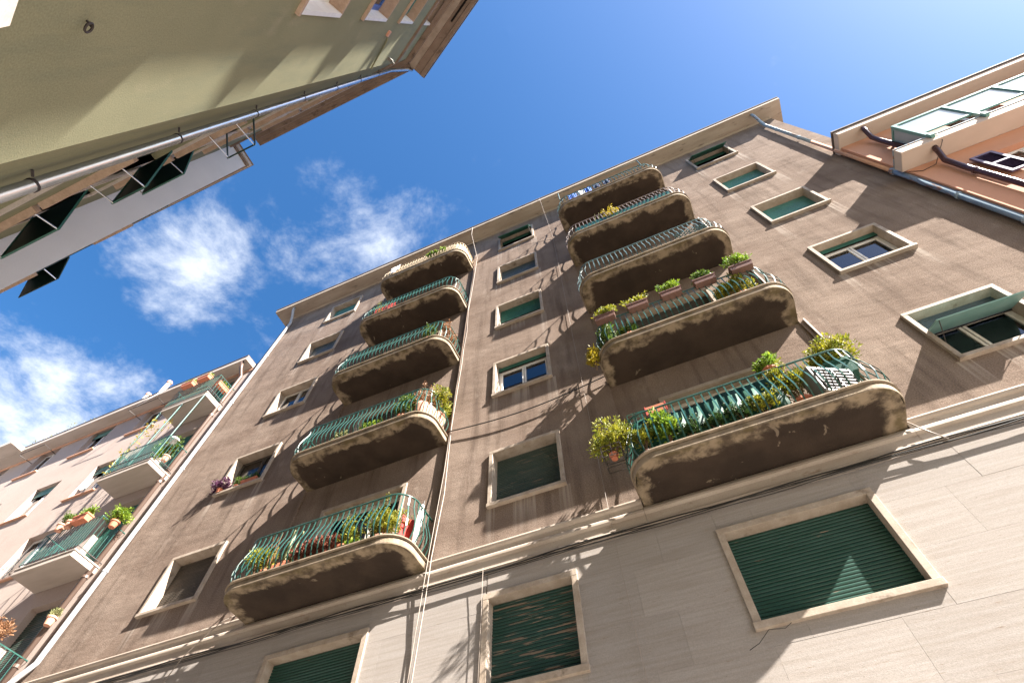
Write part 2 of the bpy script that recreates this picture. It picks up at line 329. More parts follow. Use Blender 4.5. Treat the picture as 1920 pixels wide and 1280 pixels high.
def wall(parent, x0, x1, z0, z1, holes, m, y=0.0, depth=0.3, name='wall', rev=True, drips=()):
    """sheet in the facade plane with rectangular openings and their reveals"""
    xs = sorted({x0, x1, *[c for h in holes for c in h[:2]], *[c for d_ in drips for c in d_[:2]]}); zs = sorted({z0, z1, *[c for h in holes for c in h[2:4]], *[c for d_ in drips for c in d_[2:4]]})
    xs = [x for x in xs if x0 <= x <= x1]; zs = [z for z in zs if z0 <= z <= z1]
    b = MB(); dv = {}
    for i in range(len(xs)-1):
        for j in range(len(zs)-1):
            cx = (xs[i]+xs[i+1])/2; cz = (zs[j]+zs[j+1])/2
            if any(h[0] < cx < h[1] and h[2] < cz < h[3] for h in holes): continue
            for d_ in drips:
                if d_[0] < cx < d_[1] and d_[2] < cz < d_[3]:
                    f_ = lambda z: max(0, (z-d_[2])/(d_[3]-d_[2])); k_ = len(b.v); dv[k_] = dv[k_+1] = f_(zs[j]); dv[k_+2] = dv[k_+3] = f_(zs[j+1])
            b.quad((xs[i], y, zs[j]), (xs[i+1], y, zs[j]), (xs[i+1], y, zs[j+1]), (xs[i], y, zs[j+1]))
    if rev:
        for h in holes:
            a, c, e, g = h[:4]; d = y+(h[4] if len(h) > 4 else depth)
            b.quad((a, y, e), (a, y, g), (a, d, g), (a, d, e)); b.quad((c, y, g), (c, y, e), (c, d, e), (c, d, g))
            b.quad((a, y, g), (c, y, g), (c, d, g), (a, d, g)); b.quad((c, y, e), (a, y, e), (a, d, e), (c, d, e))
    o = b.build(name, m, parent)
    if drips:
        at = o.data.attributes.new('drip', 'FLOAT', 'POINT')
        for k_, v_ in dv.items(): at.data[k_].value = v_
    return o

def slat_mesh(wd, pitch, name, m):
    b = MB(); h = pitch
    b.add([(0, 0, 0), (wd, 0, 0), (wd, -.007, h*.15), (0, -.007, h*.15), (wd, -.009, h*.5), (0, -.009, h*.5), (wd, -.005, h*.8), (0, -.005, h*.8), (wd, .004, h*.93), (0, .004, h*.93)],
          [(0, 1, 2, 3), (3, 2, 4, 5), (5, 4, 6, 7), (7, 6, 8, 9)])
    return b.mesh(name, m)
SLATS = {}
def slats(parent, x0, x1, z0, z1, y, m, pitch=.048, single=False):
    wd = round(x1-x0, 3); key = (wd, pitch, m)
    n = int((z1-z0)/pitch)
    if single:
        if key not in SLATS: SLATS[key] = slat_mesh(wd, pitch, 'slat', m)
        for k in range(n+1):
            inst('slat', SLATS[key], parent, (x0, y+R.uniform(-.0015, .0015), z0+k*pitch-.002))
    else:
        b = MB(); me = slat_mesh(wd, pitch, 'tmp', m)
        for k in range(n+1):
            b.add([(v.co.x+x0, v.co.y+y, v.co.z+z0+k*pitch-.002) for v in me.vertices], [tuple(p.vertices) for p in me.polygons])
        o = b.build('shutter', m, parent); o['kind'] = 'stuff'
    MB().box(x0-.01, x1+.01, y+.012, y+.02, z0-.01, z1+.01).build('shutter_backing', 'dark_room', parent)

def casement(parent, x0, x1, z0, z1, y, m='white_paint', fr=.05, panes=2, split=.5, cur=False, gl='glass'):
    MB().box(x0, x1, y+.12, y+.13, z0, z1).build('interior', 'dark_room', parent)
    if cur:     # a gathered curtain behind the left sash
        b = MB(); n_c = 22; x_e = x0+(x1-x0)*split*.95
        for k in range(n_c): 
            xa_, xb_c = x0+(x_e-x0)*k/n_c, x0+(x_e-x0)*(k+1)/n_c; ya_, yb_c = y+.085+.018*sin(k*1.9), y+.085+.018*sin((k+1)*1.9)
            b.quad((xa_, ya_, z0), (xb_c, yb_c, z0), (xb_c, yb_c, z1), (xa_, ya_, z1))
        b.build('curtain', 'curtain', parent, smooth=True)
    b = MB(); b.box(x0, x0+fr, y, y+.05, z0, z1).box(x1-fr, x1, y, y+.05, z0, z1).box(x0+fr, x1-fr, y, y+.05, z0, z0+fr).box(x0+fr, x1-fr, y, y+.05, z1-fr, z1)
    b.build('sash_frame', m, parent, bevel=.006)
    xm = x0+(x1-x0)*split
    ed = [x0+fr, xm, x1-fr] if panes == 2 else [x0+fr, x1-fr]
    for i in range(panes):
        a, c = ed[i]+.008, ed[i+1]-.008; e, g = z0+fr+.008, z1-fr-.008; f = fr*.8
        b = MB(); b.box(a, a+f, y-.015, y+.03, e, g).box(c-f, c, y-.015, y+.03, e, g).box(a+f, c-f, y-.015, y+.03, e, e+f).box(a+f, c-f, y-.015, y+.03, g-f, g)
        b.build('sash', m, parent, bevel=.005)
        MB().box(a+f, c-f, y+.008, y+.014, e+f, g-f).build('pane', gl, parent)

def stone_window(root, x0, x1, z0, z1, fw=.075, proud=.055, rv=.165, m='travertine_frame', y=0.0):
    b = MB()
    b.box(x0, x0+fw, y-proud, y+rv, z0+fw, z1-fw).box(x1-fw, x1, y-proud, y+rv, z0+fw, z1-fw).box(x0, x1, y-proud-.002, y+rv, z1-fw, z1)
    o = b.build('window', m, root, bevel=.004)
    MB().box(x0-.012, x1+.012, y-proud-.02, y+rv, z0, z0+fw).build('sill', m, o, bevel=.006)
    return o, (x0+fw, x1-fw, z0+fw, z1-fw, y+rv-.05)

def path_round(x0, x1, d, r, inset=0.0, n=8):
    """open outline of a balcony, wall -> front -> wall; returns (x, y, nx, ny); y negative is outward"""
    x0 += inset; x1 -= inset; d -= inset; r = max(r-inset, .02); P = [(x0, 0, -1, 0)]
    for k in range(n+1):
        t = pi/2*k/n; P.append((x0+r-r*cos(t), -(d-r)-r*sin(t), -cos(t), -sin(t)))
    for k in range(n+1):
        t = pi/2*k/n; P.append((x1-r+r*sin(t), -(d-r)-r*cos(t), sin(t), -cos(t)))
    P.append((x1, 0, 1, 0)); return P
def resample(P, step):
    acc = [0]
    for a, b in zip(P, P[1:]): acc.append(acc[-1]+sqrt((b[0]-a[0])**2+(b[1]-a[1])**2))
    n = int(round(acc[-1]/step)); out = []
    for k in range(1, n):
        t = acc[-1]*k/n; i = max(j for j in range(len(acc)) if acc[j] <= t); i = min(i, len(P)-2); f = (t-acc[i])/max(acc[i+1]-acc[i], 1e-6)
        out.append(tuple(P[i][q]*(1-f)+P[i+1][q]*f for q in range(4)))
    return out
BARPROF = [(0, -.02), (.052, .09), (.092, .20), (.094, .32), (.060, .47), (-.012, .69), (-.018, .875)]
def bar_verts(prof=BARPROF, wd=.0105, th=.005):
    v = []; f = []
    for o, z in prof: v += [(-wd, -o-th, z), (wd, -o-th, z), (wd, -o+th, z), (-wd, -o+th, z)]
    for i in range(len(prof)-1):
        for k in range(4): a = i*4+k; b = i*4+(k+1) % 4; f.append((a, b, b+4, a+4))
    f.append((3, 2, 1, 0)); e = (len(prof)-1)*4; f.append((e, e+1, e+2, e+3)); return v, f
BARS = {}
def round_balcony(root, x0, x1, zs, railm, single, d=.88, r=.42, label=None):
    """zs = height of the soffit at the wall"""
    cx = (x0+x1)/2; hw = (x1-x0)/2; TH = .17
    prof = [(.022, 0), (.006, .005), (0, .022), (0, .06), (0, .108), (.022, .112), (.022, .122), (-.018, .124), (-.032, .136), (-.030, .158), (-.012, TH)]
    b = MB(); loops = []
    for ins, z in prof:
        P = path_round(-hw, hw, d, r, ins, 10); st = len(b.v)
        b.v += [(p[0], min(p[1], 0)+.04*(p[1] >= 0), z) for p in P]; loops.append((st, len(P)))
    for (a, n), (c, _) in zip(loops, loops[1:]):
        for k in range(n-1): b.f.append((a+k, c+k, c+k+1, a+k+1))
    # soffit as a fine grid so that the weathering follows its margin
    NX, NY = 64, 18; gi = {}
    ins = .022
    for i in range(NX+1):
        for j in range(NY+1):
            x = -(hw-ins)+2*(hw-ins)*i/NX; rr = r-ins; dd = d-ins
            ax = abs(x)-(hw-ins-rr); ymax = dd if ax <= 0 else dd-rr+sqrt(max(rr*rr-ax*ax, 0))
            gi[i, j] = len(b.v); b.v.append((x, -ymax*j/NY + (.04 if j == 0 else 0), 0.0))
    for i in range(NX):
        for j in range(NY): b.f.append((gi[i, j], gi[i, j+1], gi[i+1, j+1], gi[i+1, j])[::-1])
    st, n = loops[-1]; b.f.append(tuple(range(st, st+n)))
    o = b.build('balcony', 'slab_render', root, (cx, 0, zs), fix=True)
    at = o.data.attributes.new('edge', 'FLOAT', 'POINT')
    for i, v in enumerate(o.data.vertices):
        x, y, z = v.co; ax = abs(x)-(hw-r); ay = -y-(d-r)
        dist = r-sqrt(max(ax, 0)**2+max(ay, 0)**2) if ax > 0 and ay > 0 else min(hw-abs(x), d+y)
        at.data[i].value = max(dist, 0)
    if label: o['label'] = label
    # rail
    P = path_round(-hw, hw, d, r, .055, 10)
    top = MB(); pts = [(p[0]+p[2]*-.018, p[1]+p[3]*-.018+(.03 if p[1] >= 0 else 0), TH+.885) for p in P]; top.tube(pts, .016, 6); top.build('top_rail', railm, o, smooth=True)
    low = MB(); pts = [(p[0], p[1]+(.03 if p[1] >= 0 else 0), TH+.035) for p in P]; low.tube(pts, .009, 4); low.build('bottom_rail', railm, o)
    v, f = bar_verts()
    if single and railm not in BARS: BARS[railm] = MB().add(v, f).mesh('bar', railm)
    allb = MB()
    for p in resample(P, .114):
        a = atan2(p[3], p[2])+pi/2; c, s = cos(a), sin(a); jz = R.uniform(-.05, .05)
        if single: inst('bar', BARS[railm], o, (p[0], p[1], TH), (0, 0, a+jz*.6))
        else: allb.add([(p[0]+c*q[0]-s*q[1], p[1]+s*q[0]+c*q[1], TH+q[2]) for q in v], f)
    if not single: k = allb.build('bars', railm, o); k['kind'] = 'stuff'
    return o

# leaves ---------------------------------------------------------------
def leaf_cloud(b, c, rad, n, size, rnd, up=.25, asp=.45, shell=.35):
    for _ in range(n):
        while True:
            p = Vector((rnd.uniform(-1, 1), rnd.uniform(-1, 1), rnd.uniform(-1, 1)))
            if shell < p.length < 1: break
        pos = Vector((c[0]+p.x*rad[0], c[1]+p.y*rad[1], c[2]+p.z*rad[2]))
        d = (p+Vector((rnd.uniform(-.7, .7), rnd.uniform(-.7, .7), rnd.uniform(-.4, .9)+up))).normalized()
        sd = d.cross(Vector((rnd.uniform(-1, 1), rnd.uniform(-1, 1), rnd.uniform(-1, 1))))
        if sd.length < .05: continue
        sd.normalize(); nn = sd.cross(d); l = size*.78*rnd.uniform(.6, 1.35); wd = l*asp
        b.add([pos, pos+d*l*.5+sd*wd*.5+nn*l*.08, pos+d*l, pos+d*l*.5-sd*wd*.5+nn*l*.08], [(0, 1, 2), (0, 2, 3)])
def blob_plant(rnd, w_, d_, h, size, dens=1.0, blobs=6):
    """stems and leaf clumps, base at z=0; returns (foliage MB, stem MB)"""
    fo, stm = MB(), MB()
    for k in range(blobs):
        q = Vector((rnd.uniform(-.75, .75)*w_, rnd.uniform(-.75, .75)*d_, h*rnd.uniform(.35, .92)))
        rr = min(w_, d_, h*.5)*rnd.uniform(.28, .66)+.02
        leaf_cloud(fo, q, (rr*1.25, rr*1.25, rr*1.1), int(rnd.uniform(70, 170)*dens), size, rnd)
        stm.tube([(q.x*.15, q.y*.15, 0), (q.x*.5, q.y*.5, q.z*.5), (q.x, q.y, q.z)], [.010, .008, .004], 4)
    leaf_cloud(fo, (0, 0, h*.6), (w_*.95, d_*.95, h*.42), int(110*dens), size, rnd)
    for k in range(6):      # stray twigs with a few leaves, breaking the outline
        t_ = rnd.uniform(0, 2*pi); q = Vector((cos(t_)*w_*rnd.uniform(.6, 1.25), sin(t_)*d_*rnd.uniform(.6, 1.25), h*rnd.uniform(.75, 1.3)))
        stm.tube([(0, 0, h*.2), (q.x*.6, q.y*.6, q.z*.7), tuple(q)], [.006, .005, .003], 4)
        for f_ in (.7, .8, .9, 1.0): leaf_cloud(fo, q*f_, (size*.6, size*.6, size*.6), int(4+5*dens), size*.9, rnd, shell=.1)
    return fo, stm
def pot_prof(r, h): return [(r*.68, 0), (r*.9, h*.78), (r*1.04, h*.79), (r*1.06, h), (r*.92, h), (r*.88, h*.88), (.002, h*.88)]
def potted(root_loc, label, rnd_seed, w_, d_, h, leaf, size, pot=('terracotta', .11, .18), dens=1.0, blobs=6, cat='plant', rz=0, group=None, name='potted_plant'):
    rnd = random.Random(rnd_seed); t = thing(name, label, cat, root_loc, rz, group); z0 = 0
    if pot:
        if len(pot) == 3:
            MB().lathe(pot_prof(pot[1], pot[2])).build('pot', pot[0], t, smooth=False); z0 = pot[2]*.88
        else:
            pm, L_, W_, H_ = pot; box_planter(t, pm, L_, W_, H_); z0 = H_*.88
    fo, stm = blob_plant(rnd, w_, d_, h, size, dens, blobs)
    fo.build('foliage', leaf, t, (0, 0, z0-.01)); stm.build('stem', 'stem', t, (0, 0, z0-.03))
    return t
def box_planter(t, pm, L_, W_, H_):
    a, c = L_/2, W_/2; k = .85; b = MB()
    b.add([(-a*.94, -c*k, 0), (a*.94, -c*k, 0), (a*.94, c*k, 0), (-a*.94, c*k, 0), (-a, -c, H_*.8), (a, -c, H_*.8), (a, c, H_*.8), (-a, c, H_*.8),
           (-a-.012, -c-.012, H_*.8), (a+.012, -c-.012, H_*.8), (a+.012, c+.012, H_*.8), (-a-.012, c+.012, H_*.8),
           (-a-.012, -c-.012, H_), (a+.012, -c-.012, H_), (a+.012, c+.012, H_), (-a-.012, c+.012, H_), (-a+.012, -c+.012, H_*.9), (a-.012, -c+.012, H_*.9), (a-.012, c-.012, H_*.9), (-a+.012, c-.012, H_*.9)],
          [(3, 2, 1, 0)]+[(i, (i+1) % 4, (i+1) % 4+4, i+4) for i in range(4)]+[(i+4, (i+1) % 4+4, (i+1) % 4+8, i+8) for i in range(4)]
          + [(i+8, (i+1) % 4+8, (i+1) % 4+12, i+12) for i in range(4)]+[(i+12, (i+1) % 4+12, (i+1) % 4+16, i+16) for i in range(4)]+[(16, 17, 18, 19)])
    b.build('planter_box', pm, t)
def cloth(name, label, cat, p0, p1, drop, m, seed, fold=.03, nx=14, nz=8, group=None, thick=.006, slant=0):
    """hanging fabric between two top points (world), folds, thickness"""
    rnd = random.Random(seed); a, c = Vector(p0), Vector(p1); d = (c-a); nrm = Vector((-d.y, d.x, 0)).normalized(); ph = [rnd.uniform(0, 6) for _ in range(4)]
    b = MB(); idx = {}
    for i in range(nx+1):
        for j in range(nz+1):
            u, v = i/nx, j/nz
            off = fold*(sin(u*9+ph[0])+.6*sin(u*17+ph[1]+v*2)+.4*sin(v*5+ph[2]+u*4))*(.3+.7*v)
            p = a+d*u+Vector((0, 0, -drop*v*(1+.06*sin(u*7+ph[3]))-.03*sin(u*pi)))+nrm*(off+slant*v)
            idx[i, j] = len(b.v); b.v.append(tuple(p))
    for i in range(nx):
        for j in range(nz): b.f.append((idx[i, j], idx[i+1, j], idx[i+1, j+1], idx[i, j+1]))
    o = b.build(name, m, smooth=True); s = o.modifiers.new('thick', 'SOLIDIFY'); s.thickness = thick
    return tag(o, label, cat, group)
def cable(name, label, pts, r, m, cat='cable', group=None, n=5):
    return tag(MB().tube(pts, r, n).build(name, m, smooth=True), label, cat, group)

#@@BUILD
# ================================================================== ground
g = MB().quad((-400, -400, 0), (400, -400, 0), (400, 400, 0), (-400, 400, 0)).build('ground', 'asphalt'); g['kind'] = 'structure'
pv = MB().box(-40, 40, 4.9, 6.2, 0, .13).build('pavement', 'paving', bevel=.01); pv['kind'] = 'structure'

# ================================================================== main apartment building (facade plane y = 6.2)
D = 6.2
main = thing('apartment_building', 'brown stucco apartment block with two stacks of rounded balconies and travertine base', 'building', (0, D, 0))
XL, XR = -13.0, 7.65
ROW = {2: (5.01, 6.35), 3: (7.95, 9.31), 4: (11.08, 12.44), 5: (14.17, 15.52), 6: (17.14, 18.51), 7: (20.07, 21.46)}
CA, CC, CE = (-10.53, -9.11), (-3.05, -1.655), (4.27, 5.645)
BAYS = [(-7.50, -4.06), (-.545, 3.02)]
SOF = {3: 7.05, 4: 10.10, 5: 13.22, 6: 16.26, 7: 19.45}
DOORX = [(-6.80, -4.84), (.21, 2.12)]
hol = []
for c in (CA, CC, CE):
    for r_ in range(3, 8): hol.append((c[0]+.02, c[1]-.02, ROW[r_][0]+.02, ROW[r_][1]-.02, .3))
ZT = 22.38
drips = []
for c in (CA, CC, CE):
    for r_ in range(3, 8):
        z_ = ROW[r_][0]
        for xa, xb_, ln_ in ((c[0]-.06, c[0]+.12, 1.0), (c[1]-.14, c[1]+.07, 1.15), (c[0]+.45, c[0]+.85, .55)):
            drips.append((xa, xb_, max(z_-ln_*R.uniform(.7, 1.25), 7.2), z_+.02))
wall(main, XL, XR, 7.0, ZT, hol + [(a, b, 7.0, ZT, .035) for a, b in BAYS], 'stucco', drips=drips)
for (a, b), (da, db) in zip(BAYS, DOORX):
    wall(main, a, b, 7.0, ZT, [(da+.02, db-.02, SOF[k]+.17, ROW[k][1]-.02, .3) for k in SOF], 'stucco', y=.035, name='balcony_wall')
# side walls and roof slab
MB().quad((XR, 0, 0), (XR, 9, 0), (XR, 9, ZT), (XR, 0, ZT)).quad((XL, 9, 0), (XL, 0, 0), (XL, 0, ZT), (XL, 9, ZT)).build('side_wall', 'stucco', main)
EO = .53
MB().box(-13.45, 8.08, -EO, 9, ZT, ZT+.20).build('eave', 'cornice', main, bevel=.01)
MB().box(-13.47, 8.10, -EO-.02, 9, ZT+.203, ZT+.27).build('roof_edge', 'roof_edge', main)
MB().prism([(0, ZT-.10), (.05, ZT-.002), (0, ZT-.002)], XL, XR).build('eave_cove', 'cornice', main)
# moulding between stone and stucco
mo = [(-.01, 7.19), (.07, 7.18), (.095, 7.165), (.10, 7.14), (.085, 7.11), (.055, 7.09), (.045, 7.02), (.075, 6.985), (.085, 6.965), (.085, 6.93), (.05, 6.90),
      (.042, 6.78), (.065, 6.765), (.07, 6.745), (.055, 6.725), (.02, 6.715), (-.01, 6.715)]
segs = [XL, -7.52, -4.04, -.56, 3.04, XR]
for i in range(len(segs)-1):
    if i in (1, 3): mm = [(min(o, .05), z) for o, z in mo if z < 7.03]+[(-.01, 7.04)]; mm = [(-.01, 7.04), (.045, 7.04)]+[(o, z) for o, z in mo if z < 7.0]
    else: mm = mo
    MB().prism(mm, segs[i]+.002, segs[i+1]-.002).build('moulding', 'moulding_stone', main, fix=True)
# travertine base, panel by panel
GW = [(CC[0], CC[1], *ROW[2]), (.246, 2.146, *ROW[2]), (-6.74, -4.90, *ROW[2]), (CA[0], CA[1], *ROW[2])]
def cut(rect, holes):
    todo = [rect]
    for h in holes:
        nxt = []
        for (a, b, c, d) in todo:
            if h[1] <= a or h[0] >= b or h[3] <= c or h[2] >= d: nxt.append((a, b, c, d)); continue
            if h[0] > a: nxt.append((a, h[0], c, d))
            if h[1] < b: nxt.append((h[1], b, c, d))
            m0, m1 = max(a, h[0]), min(b, h[1])
            if h[2] > c: nxt.append((m0, m1, c, h[2]))
            if h[3] < d: nxt.append((m0, m1, h[3], d))
        todo = nxt
    return [t for t in todo if t[1]-t[0] > .03 and t[3]-t[2] > .03]
hin = [(a+.03, b-.03, c+.03, d-.03) for a, b, c, d in GW]
rz_ = [3.55, 4.19, 4.83, 5.47, 6.11, 6.72]
for j in range(len(rz_)-1):
    x = XL-.4*(j % 2)
    while x < XR:
        wd = 1.25
        for (a, b, c, d) in cut((max(x, XL), min(x+wd, XR), rz_[j], rz_[j+1]), hin):
            q = R.uniform(-.0012, .0012)
            MB().box(a+.0008, b-.0008, -.022+q, .0, c+.0006, d-.0006).build('stone_panel', 'travertine', main)
        x += wd
wall(main, XL, XR, 0, 7.0, [(a+.03, b-.03, c+.03, d-.03, .3) for a, b, c, d in GW], 'moulding_stone', y=.001, name='base_wall')

def awning(parent, x0, x1, za, ya, zb, yb, m, arms=True):
    """flat panel hinged along (ya, za), swung out to (yb, zb); thin box with edge frame"""
    b = MB(); t = .018; L_ = sqrt((za-zb)**2+(ya-yb)**2); ny, nz = (za-zb)/L_*t, -(ya-yb)/L_*t
    ny, nz = -(za-zb)/L_*t, (ya-yb)/L_*t
    b.add([(x0, ya, za), (x1, ya, za), (x1, yb, zb), (x0, yb, zb), (x0, ya+ny, za+nz), (x1, ya+ny, za+nz), (x1, yb+ny, zb+nz), (x0, yb+ny, zb+nz)],
          [(0, 1, 2, 3), (7, 6, 5, 4), (0, 4, 5, 1), (1, 5, 6, 2), (2, 6, 7, 3), (3, 7, 4, 0)])
    o = b.build('awning_panel', m, parent, fix=True)
    if arms:
        for x in (x0+.03, x1-.03):
            MB().tube([(x, ya+.04, zb-.22), (x, yb+.01, zb)], .007, 5).build('awning_arm', 'iron', parent)
    return o

def mwin(c, r_, kind):
    z0, z1 = ROW[r_] if isinstance(r_, int) else r_
    o, (a, b, e, g, y) = stone_window(main, c[0], c[1], z0, z1, fw=.085 if r_ == 2 else .07, rv=.165 if r_ == 2 else .23)
    if kind == 'slat_single_green': slats(o, a, b, e, g, y, 'slat_green', .045, True)
    elif kind == 'slat_single_worn': slats(o, a, b, e, g, y, 'slat_worn', .045, True)
    elif kind == 'slat_dark': slats(o, a, b, e, g, y, 'slat_dark', .042, False)
    elif kind == 'slat_brown': slats(o, a, b, e, g, y, 'slat_brown', .042, False)
    elif kind == 'slate': slats(o, a, b, e, g, y, 'shutter_slate', .05, False)
    elif kind == 'teal': slats(o, a, b, e, g, y, 'shutter_teal', .05, False)
    elif kind == 'half_teal':
        slats(o, a, b, e+.45, g, y-.02, 'shutter_teal', .05, False); casement(o, a, b, e, e+.42, y+.05, 'white_wood', .04, 2)
    elif kind == 'half_green':
        slats(o, a, b, e+.55, g, y-.02, 'awning_green', .05, False); casement(o, a, b, e, e+.52, y+.05, 'white_wood', .04, 2)
        MB().box(a, b, y-.03, y+.03, e, e+.07).build('blue_rail', 'blue_paint', o)
    elif kind == 'awning':
        MB().box(a, b, y+.05, y+.06, e, g).build('interior', 'dark_room', o); awning(o, a+.01, b-.01, g-.02, 0.02, g-.62, -.30, 'awning_green')
        slats(o, a, b, g-.3, g, y-.02, 'awning_green', .05, False)
    elif kind == 'casement':
        slats(o, a, b, g-.14, g, y-.06, 'awning_green', .05, False); casement(o, a, b, e, g-.14, y-.02, 'white_paint', .05, 2, cur='half')
    elif kind == 'casement_old': casement(o, a, b, e, g, y-.01, 'white_wood', .055, 2, .52, cur='half')
    elif kind == 'casement_dark': casement(o, a, b, e, g, y-.01, 'slat_brown', .05, 2, .6, gl='glass_dull')
    elif kind == 'awning_open':
        slats(o, a, b, g-.42, g, y-.05, 'shutter_slate', .05, False); casement(o, a, b, e, g-.30, y-.01, 'white_wood', .055, 2, .42)
        awning(o, a-.01, b+.01, g-.42, y-.06, g-.72, -.36, 'awning_pale')
    return o
mwin(CA, 3, 'slat_brown'); mwin(CA, 4, 'casement_dark'); mwin(CA, 5, 'casement_old'); mwin(CA, 6, 'slate'); mwin(CA, 7, 'half_teal')
mwin(CC, 2, 'slat_single_worn'); mwin(CC, 3, 'slat_dark'); mwin(CC, 4, 'casement'); mwin(CC, 5, 'half_green'); mwin(CC, 6, 'slate'); mwin(CC, 7, 'awning')
mwin((.246, 2.146), 2, 'slat_single_green'); mwin(CE, 3, 'awning_open'); mwin(CE, 4, 'casement'); mwin(CE, 5, 'teal'); mwin(CE, 6, 'half_teal'); mwin(CE, 7, 'awning')
mwin((-6.74, -4.90), 2, 'slat_single_green'); mwin(CA, 2, 'slat_brown')
# balcony doors
for bi, dx_ in enumerate(DOORX):
    for k in SOF:
        o, (a, b, e, g, y) = stone_window(main, dx_[0], dx_[1], SOF[k]+.17, ROW[k][1], fw=.08, proud=.03, rv=.24, y=.035)
        casement(o, a, b, e, g, y, 'white_wood', .055, 2, .36 if bi else .6)
        if (bi, k) in ((0, 3),): slats(o, a+.5, b, e, g-1.0, y-.06, 'slat_brown', .05, False)
        if (bi, k) in ((1, 4), (0, 4)): slats(o, a, b, g-.55, g, y-.06, 'slat_brown', .05, False)

# balconies
railm = {(0, 3): 'rail_green', (0, 4): 'rail_green', (0, 5): 'rail_green', (0, 6): 'rail_green', (0, 7): 'rail_cream',
         (1, 3): 'rail_green', (1, 4): 'rail_green', (1, 5): 'rail_grey', (1, 6): 'rail_rose', (1, 7): 'rail_green'}
for bi, (a, b) in enumerate(BAYS):
    for k in SOF: round_balcony(main, a, b, SOF[k], railm[bi, k], k <= 5)

# drainpipes of the main building
def pipe(root, pts, r, m, name='drainpipe', collars=(), n=10):
    o = MB().tube(pts, r, n).build(name, m, root, smooth=True)
    for c in collars:
        MB().tube([(c[0], c[1], c[2]-.03), (c[0], c[1], c[2]+.03)], r*1.22, n).build('collar', m, o)
    return o
pipe(main, [(-12.55, -.40, ZT-.01), (-12.55, -.38, ZT-.18), (-12.60, -.2, ZT-.5), (-12.64, -.09, ZT-.8), (-12.64, -.08, 9.0), (-12.64, -.08, 7.55), (-12.72, -.13, 7.35), (-12.9, -.18, 7.1), (-12.9, -.16, 0)], .054, 'galv_white',
     collars=[(-12.64, -.08, z) for z in (19.0, 16.0, 12.9, 9.6)])
pipe(main, [(7.05, -.38, ZT-.01), (7.05, -.36, ZT-.25), (7.12, -.16, ZT-.6), (7.14, -.08, ZT-.9), (7.14, -.09, 18.2)], .05, 'rusty_pipe', collars=[(7.14, -.085, z) for z in (20.6, 19.0)])
pipe(main, [(7.14, -.09, 18.2), (7.13, -.10, 14.4)], .05, 'pink_trim', collars=[(7.14, -.09, 16.4)])
pipe(main, [(7.13, -.10, 14.4), (7.10, -.10, 0)], .062, 'rusty_pipe', collars=[(7.12, -.10, z) for z in (14.3, 12.2, 10.6, 8.2)])
# roof clutter
ant = thing('antenna', 'thin rooftop aerial above the left roof edge of the brown block', 'antenna', (-.2, 5.95, ZT+.27))
MB().tube([(0, 0, 0), (0, 0, 1.0)], .012, 5).build('mast', 'galvanised', ant); MB().tube([(-.25, 0, .9), (.25, 0, .9)], .006, 4).tube([(-.2, 0, .75), (.2, 0, .75)], .006, 4).build('dipole', 'galvanised', ant)

# cables on the facade --------------------------------------------------
def sagline(x0, x1, z, out, n=28, amp=.02, seed=1, drift=0):
    rnd = random.Random(seed); p = [rnd.uniform(0, 6) for _ in range(3)]
    return [(x0+(x1-x0)*i/n, D-out-.006*sin(i*.9+p[2]), z+drift*i/n+amp*sin(i*.55+p[0])+amp*.6*sin(i*1.3+p[1])) for i in range(n+1)]
for i, (z, o_, r_, m_, l_) in enumerate([(6.695, .095, .010, 'cable_black', 'thickest black cable in the bundle under the stone moulding'), (6.672, .085, .007, 'cable_black', 'upper thin black cable running in the bundle under the moulding'),
                            (6.655, .10, .008, 'cable_black', 'lower thin black cable of the bundle under the moulding'), (6.640, .08, .006, 'cable_white', 'pale cable sagging at the bottom of the bundle under the moulding'),
                            (6.628, .09, .005, 'cable_black', 'lowest slack black cable under the moulding')]):
    cable('cable', l_, sagline(XL+.1, XR-.2, z, o_, 60, .014, i+3), r_, m_, group='cable bundle under the moulding')
cable('cable', 'pale twisted cable running down beside the left balcony stack', [(-4.0, D-.55, ZT+.1), (-3.98, D-.56, 21.6), (-3.90, D-.06, 20.2), (-3.93, D-.05, 17.4), (-3.97, D-.04, 16.0), (-3.93, D-.05, 13.0), (-3.97, D-.05, 10.5), (-3.92, D-.05, 8.6), (-3.95, D-.12, 7.2), (-3.96, D-.1, 6.7), (-4.02, D-.05, 5.5), (-4.03, D-.05, 3.5)], .010, 'cable_white')
cable('cable', 'second thinner pale cable hanging beside the left balcony stack', [(-3.99, D-.03, 19.2), (-3.98, D-.05, 16.4), (-3.90, D-.06, 14.6), (-4.00, D-.04, 12.0), (-3.99, D-.05, 9.2), (-4.00, D-.13, 7.2), (-4.07, D-.06, 6.0), (-4.10, D-.05, 3.5)], .007, 'cable_white')
tr = cable('edge_strip', 'flat brown strip on the wall beside the left balcony stack', [(-4.02, D-.012, 7.2), (-4.02, D-.012, 19.6)], .022, 'stucco', 'edge_strip', n=4)
cable('cable', 'thin white cord hanging down the wall left of the right balcony stack', [(-1.1, D-.56, ZT+.2), (-1.08, D-.55, 21.8), (-1.0, D-.03, 19.3), (-1.02, D-.03, 15.5), (-1.05, D-.03, 11.5), (-1.06, D-.03, 7.3), (-1.05, D-.1, 6.5), (-1.02, D-.03, 4.0)], .004, 'cable_white')
cable('cable', 'thin white cord in front of the left edge of the peeling shutter window', [(-3.04, D-.11, 6.75), (-3.05, D-.08, 6.0), (-3.06, D-.08, 3.6)], .004, 'cable_white')
n_ = 20
cable('cable', 'black cable slung across the wall between the two balcony stacks', [(-4.05+3.6*i/n_, D-.07-.02*sin(pi*i/n_), 10.36+.05*i/n_-.23*sin(pi*i/n_)) for i in range(n_+1)], .013, 'cable_black')
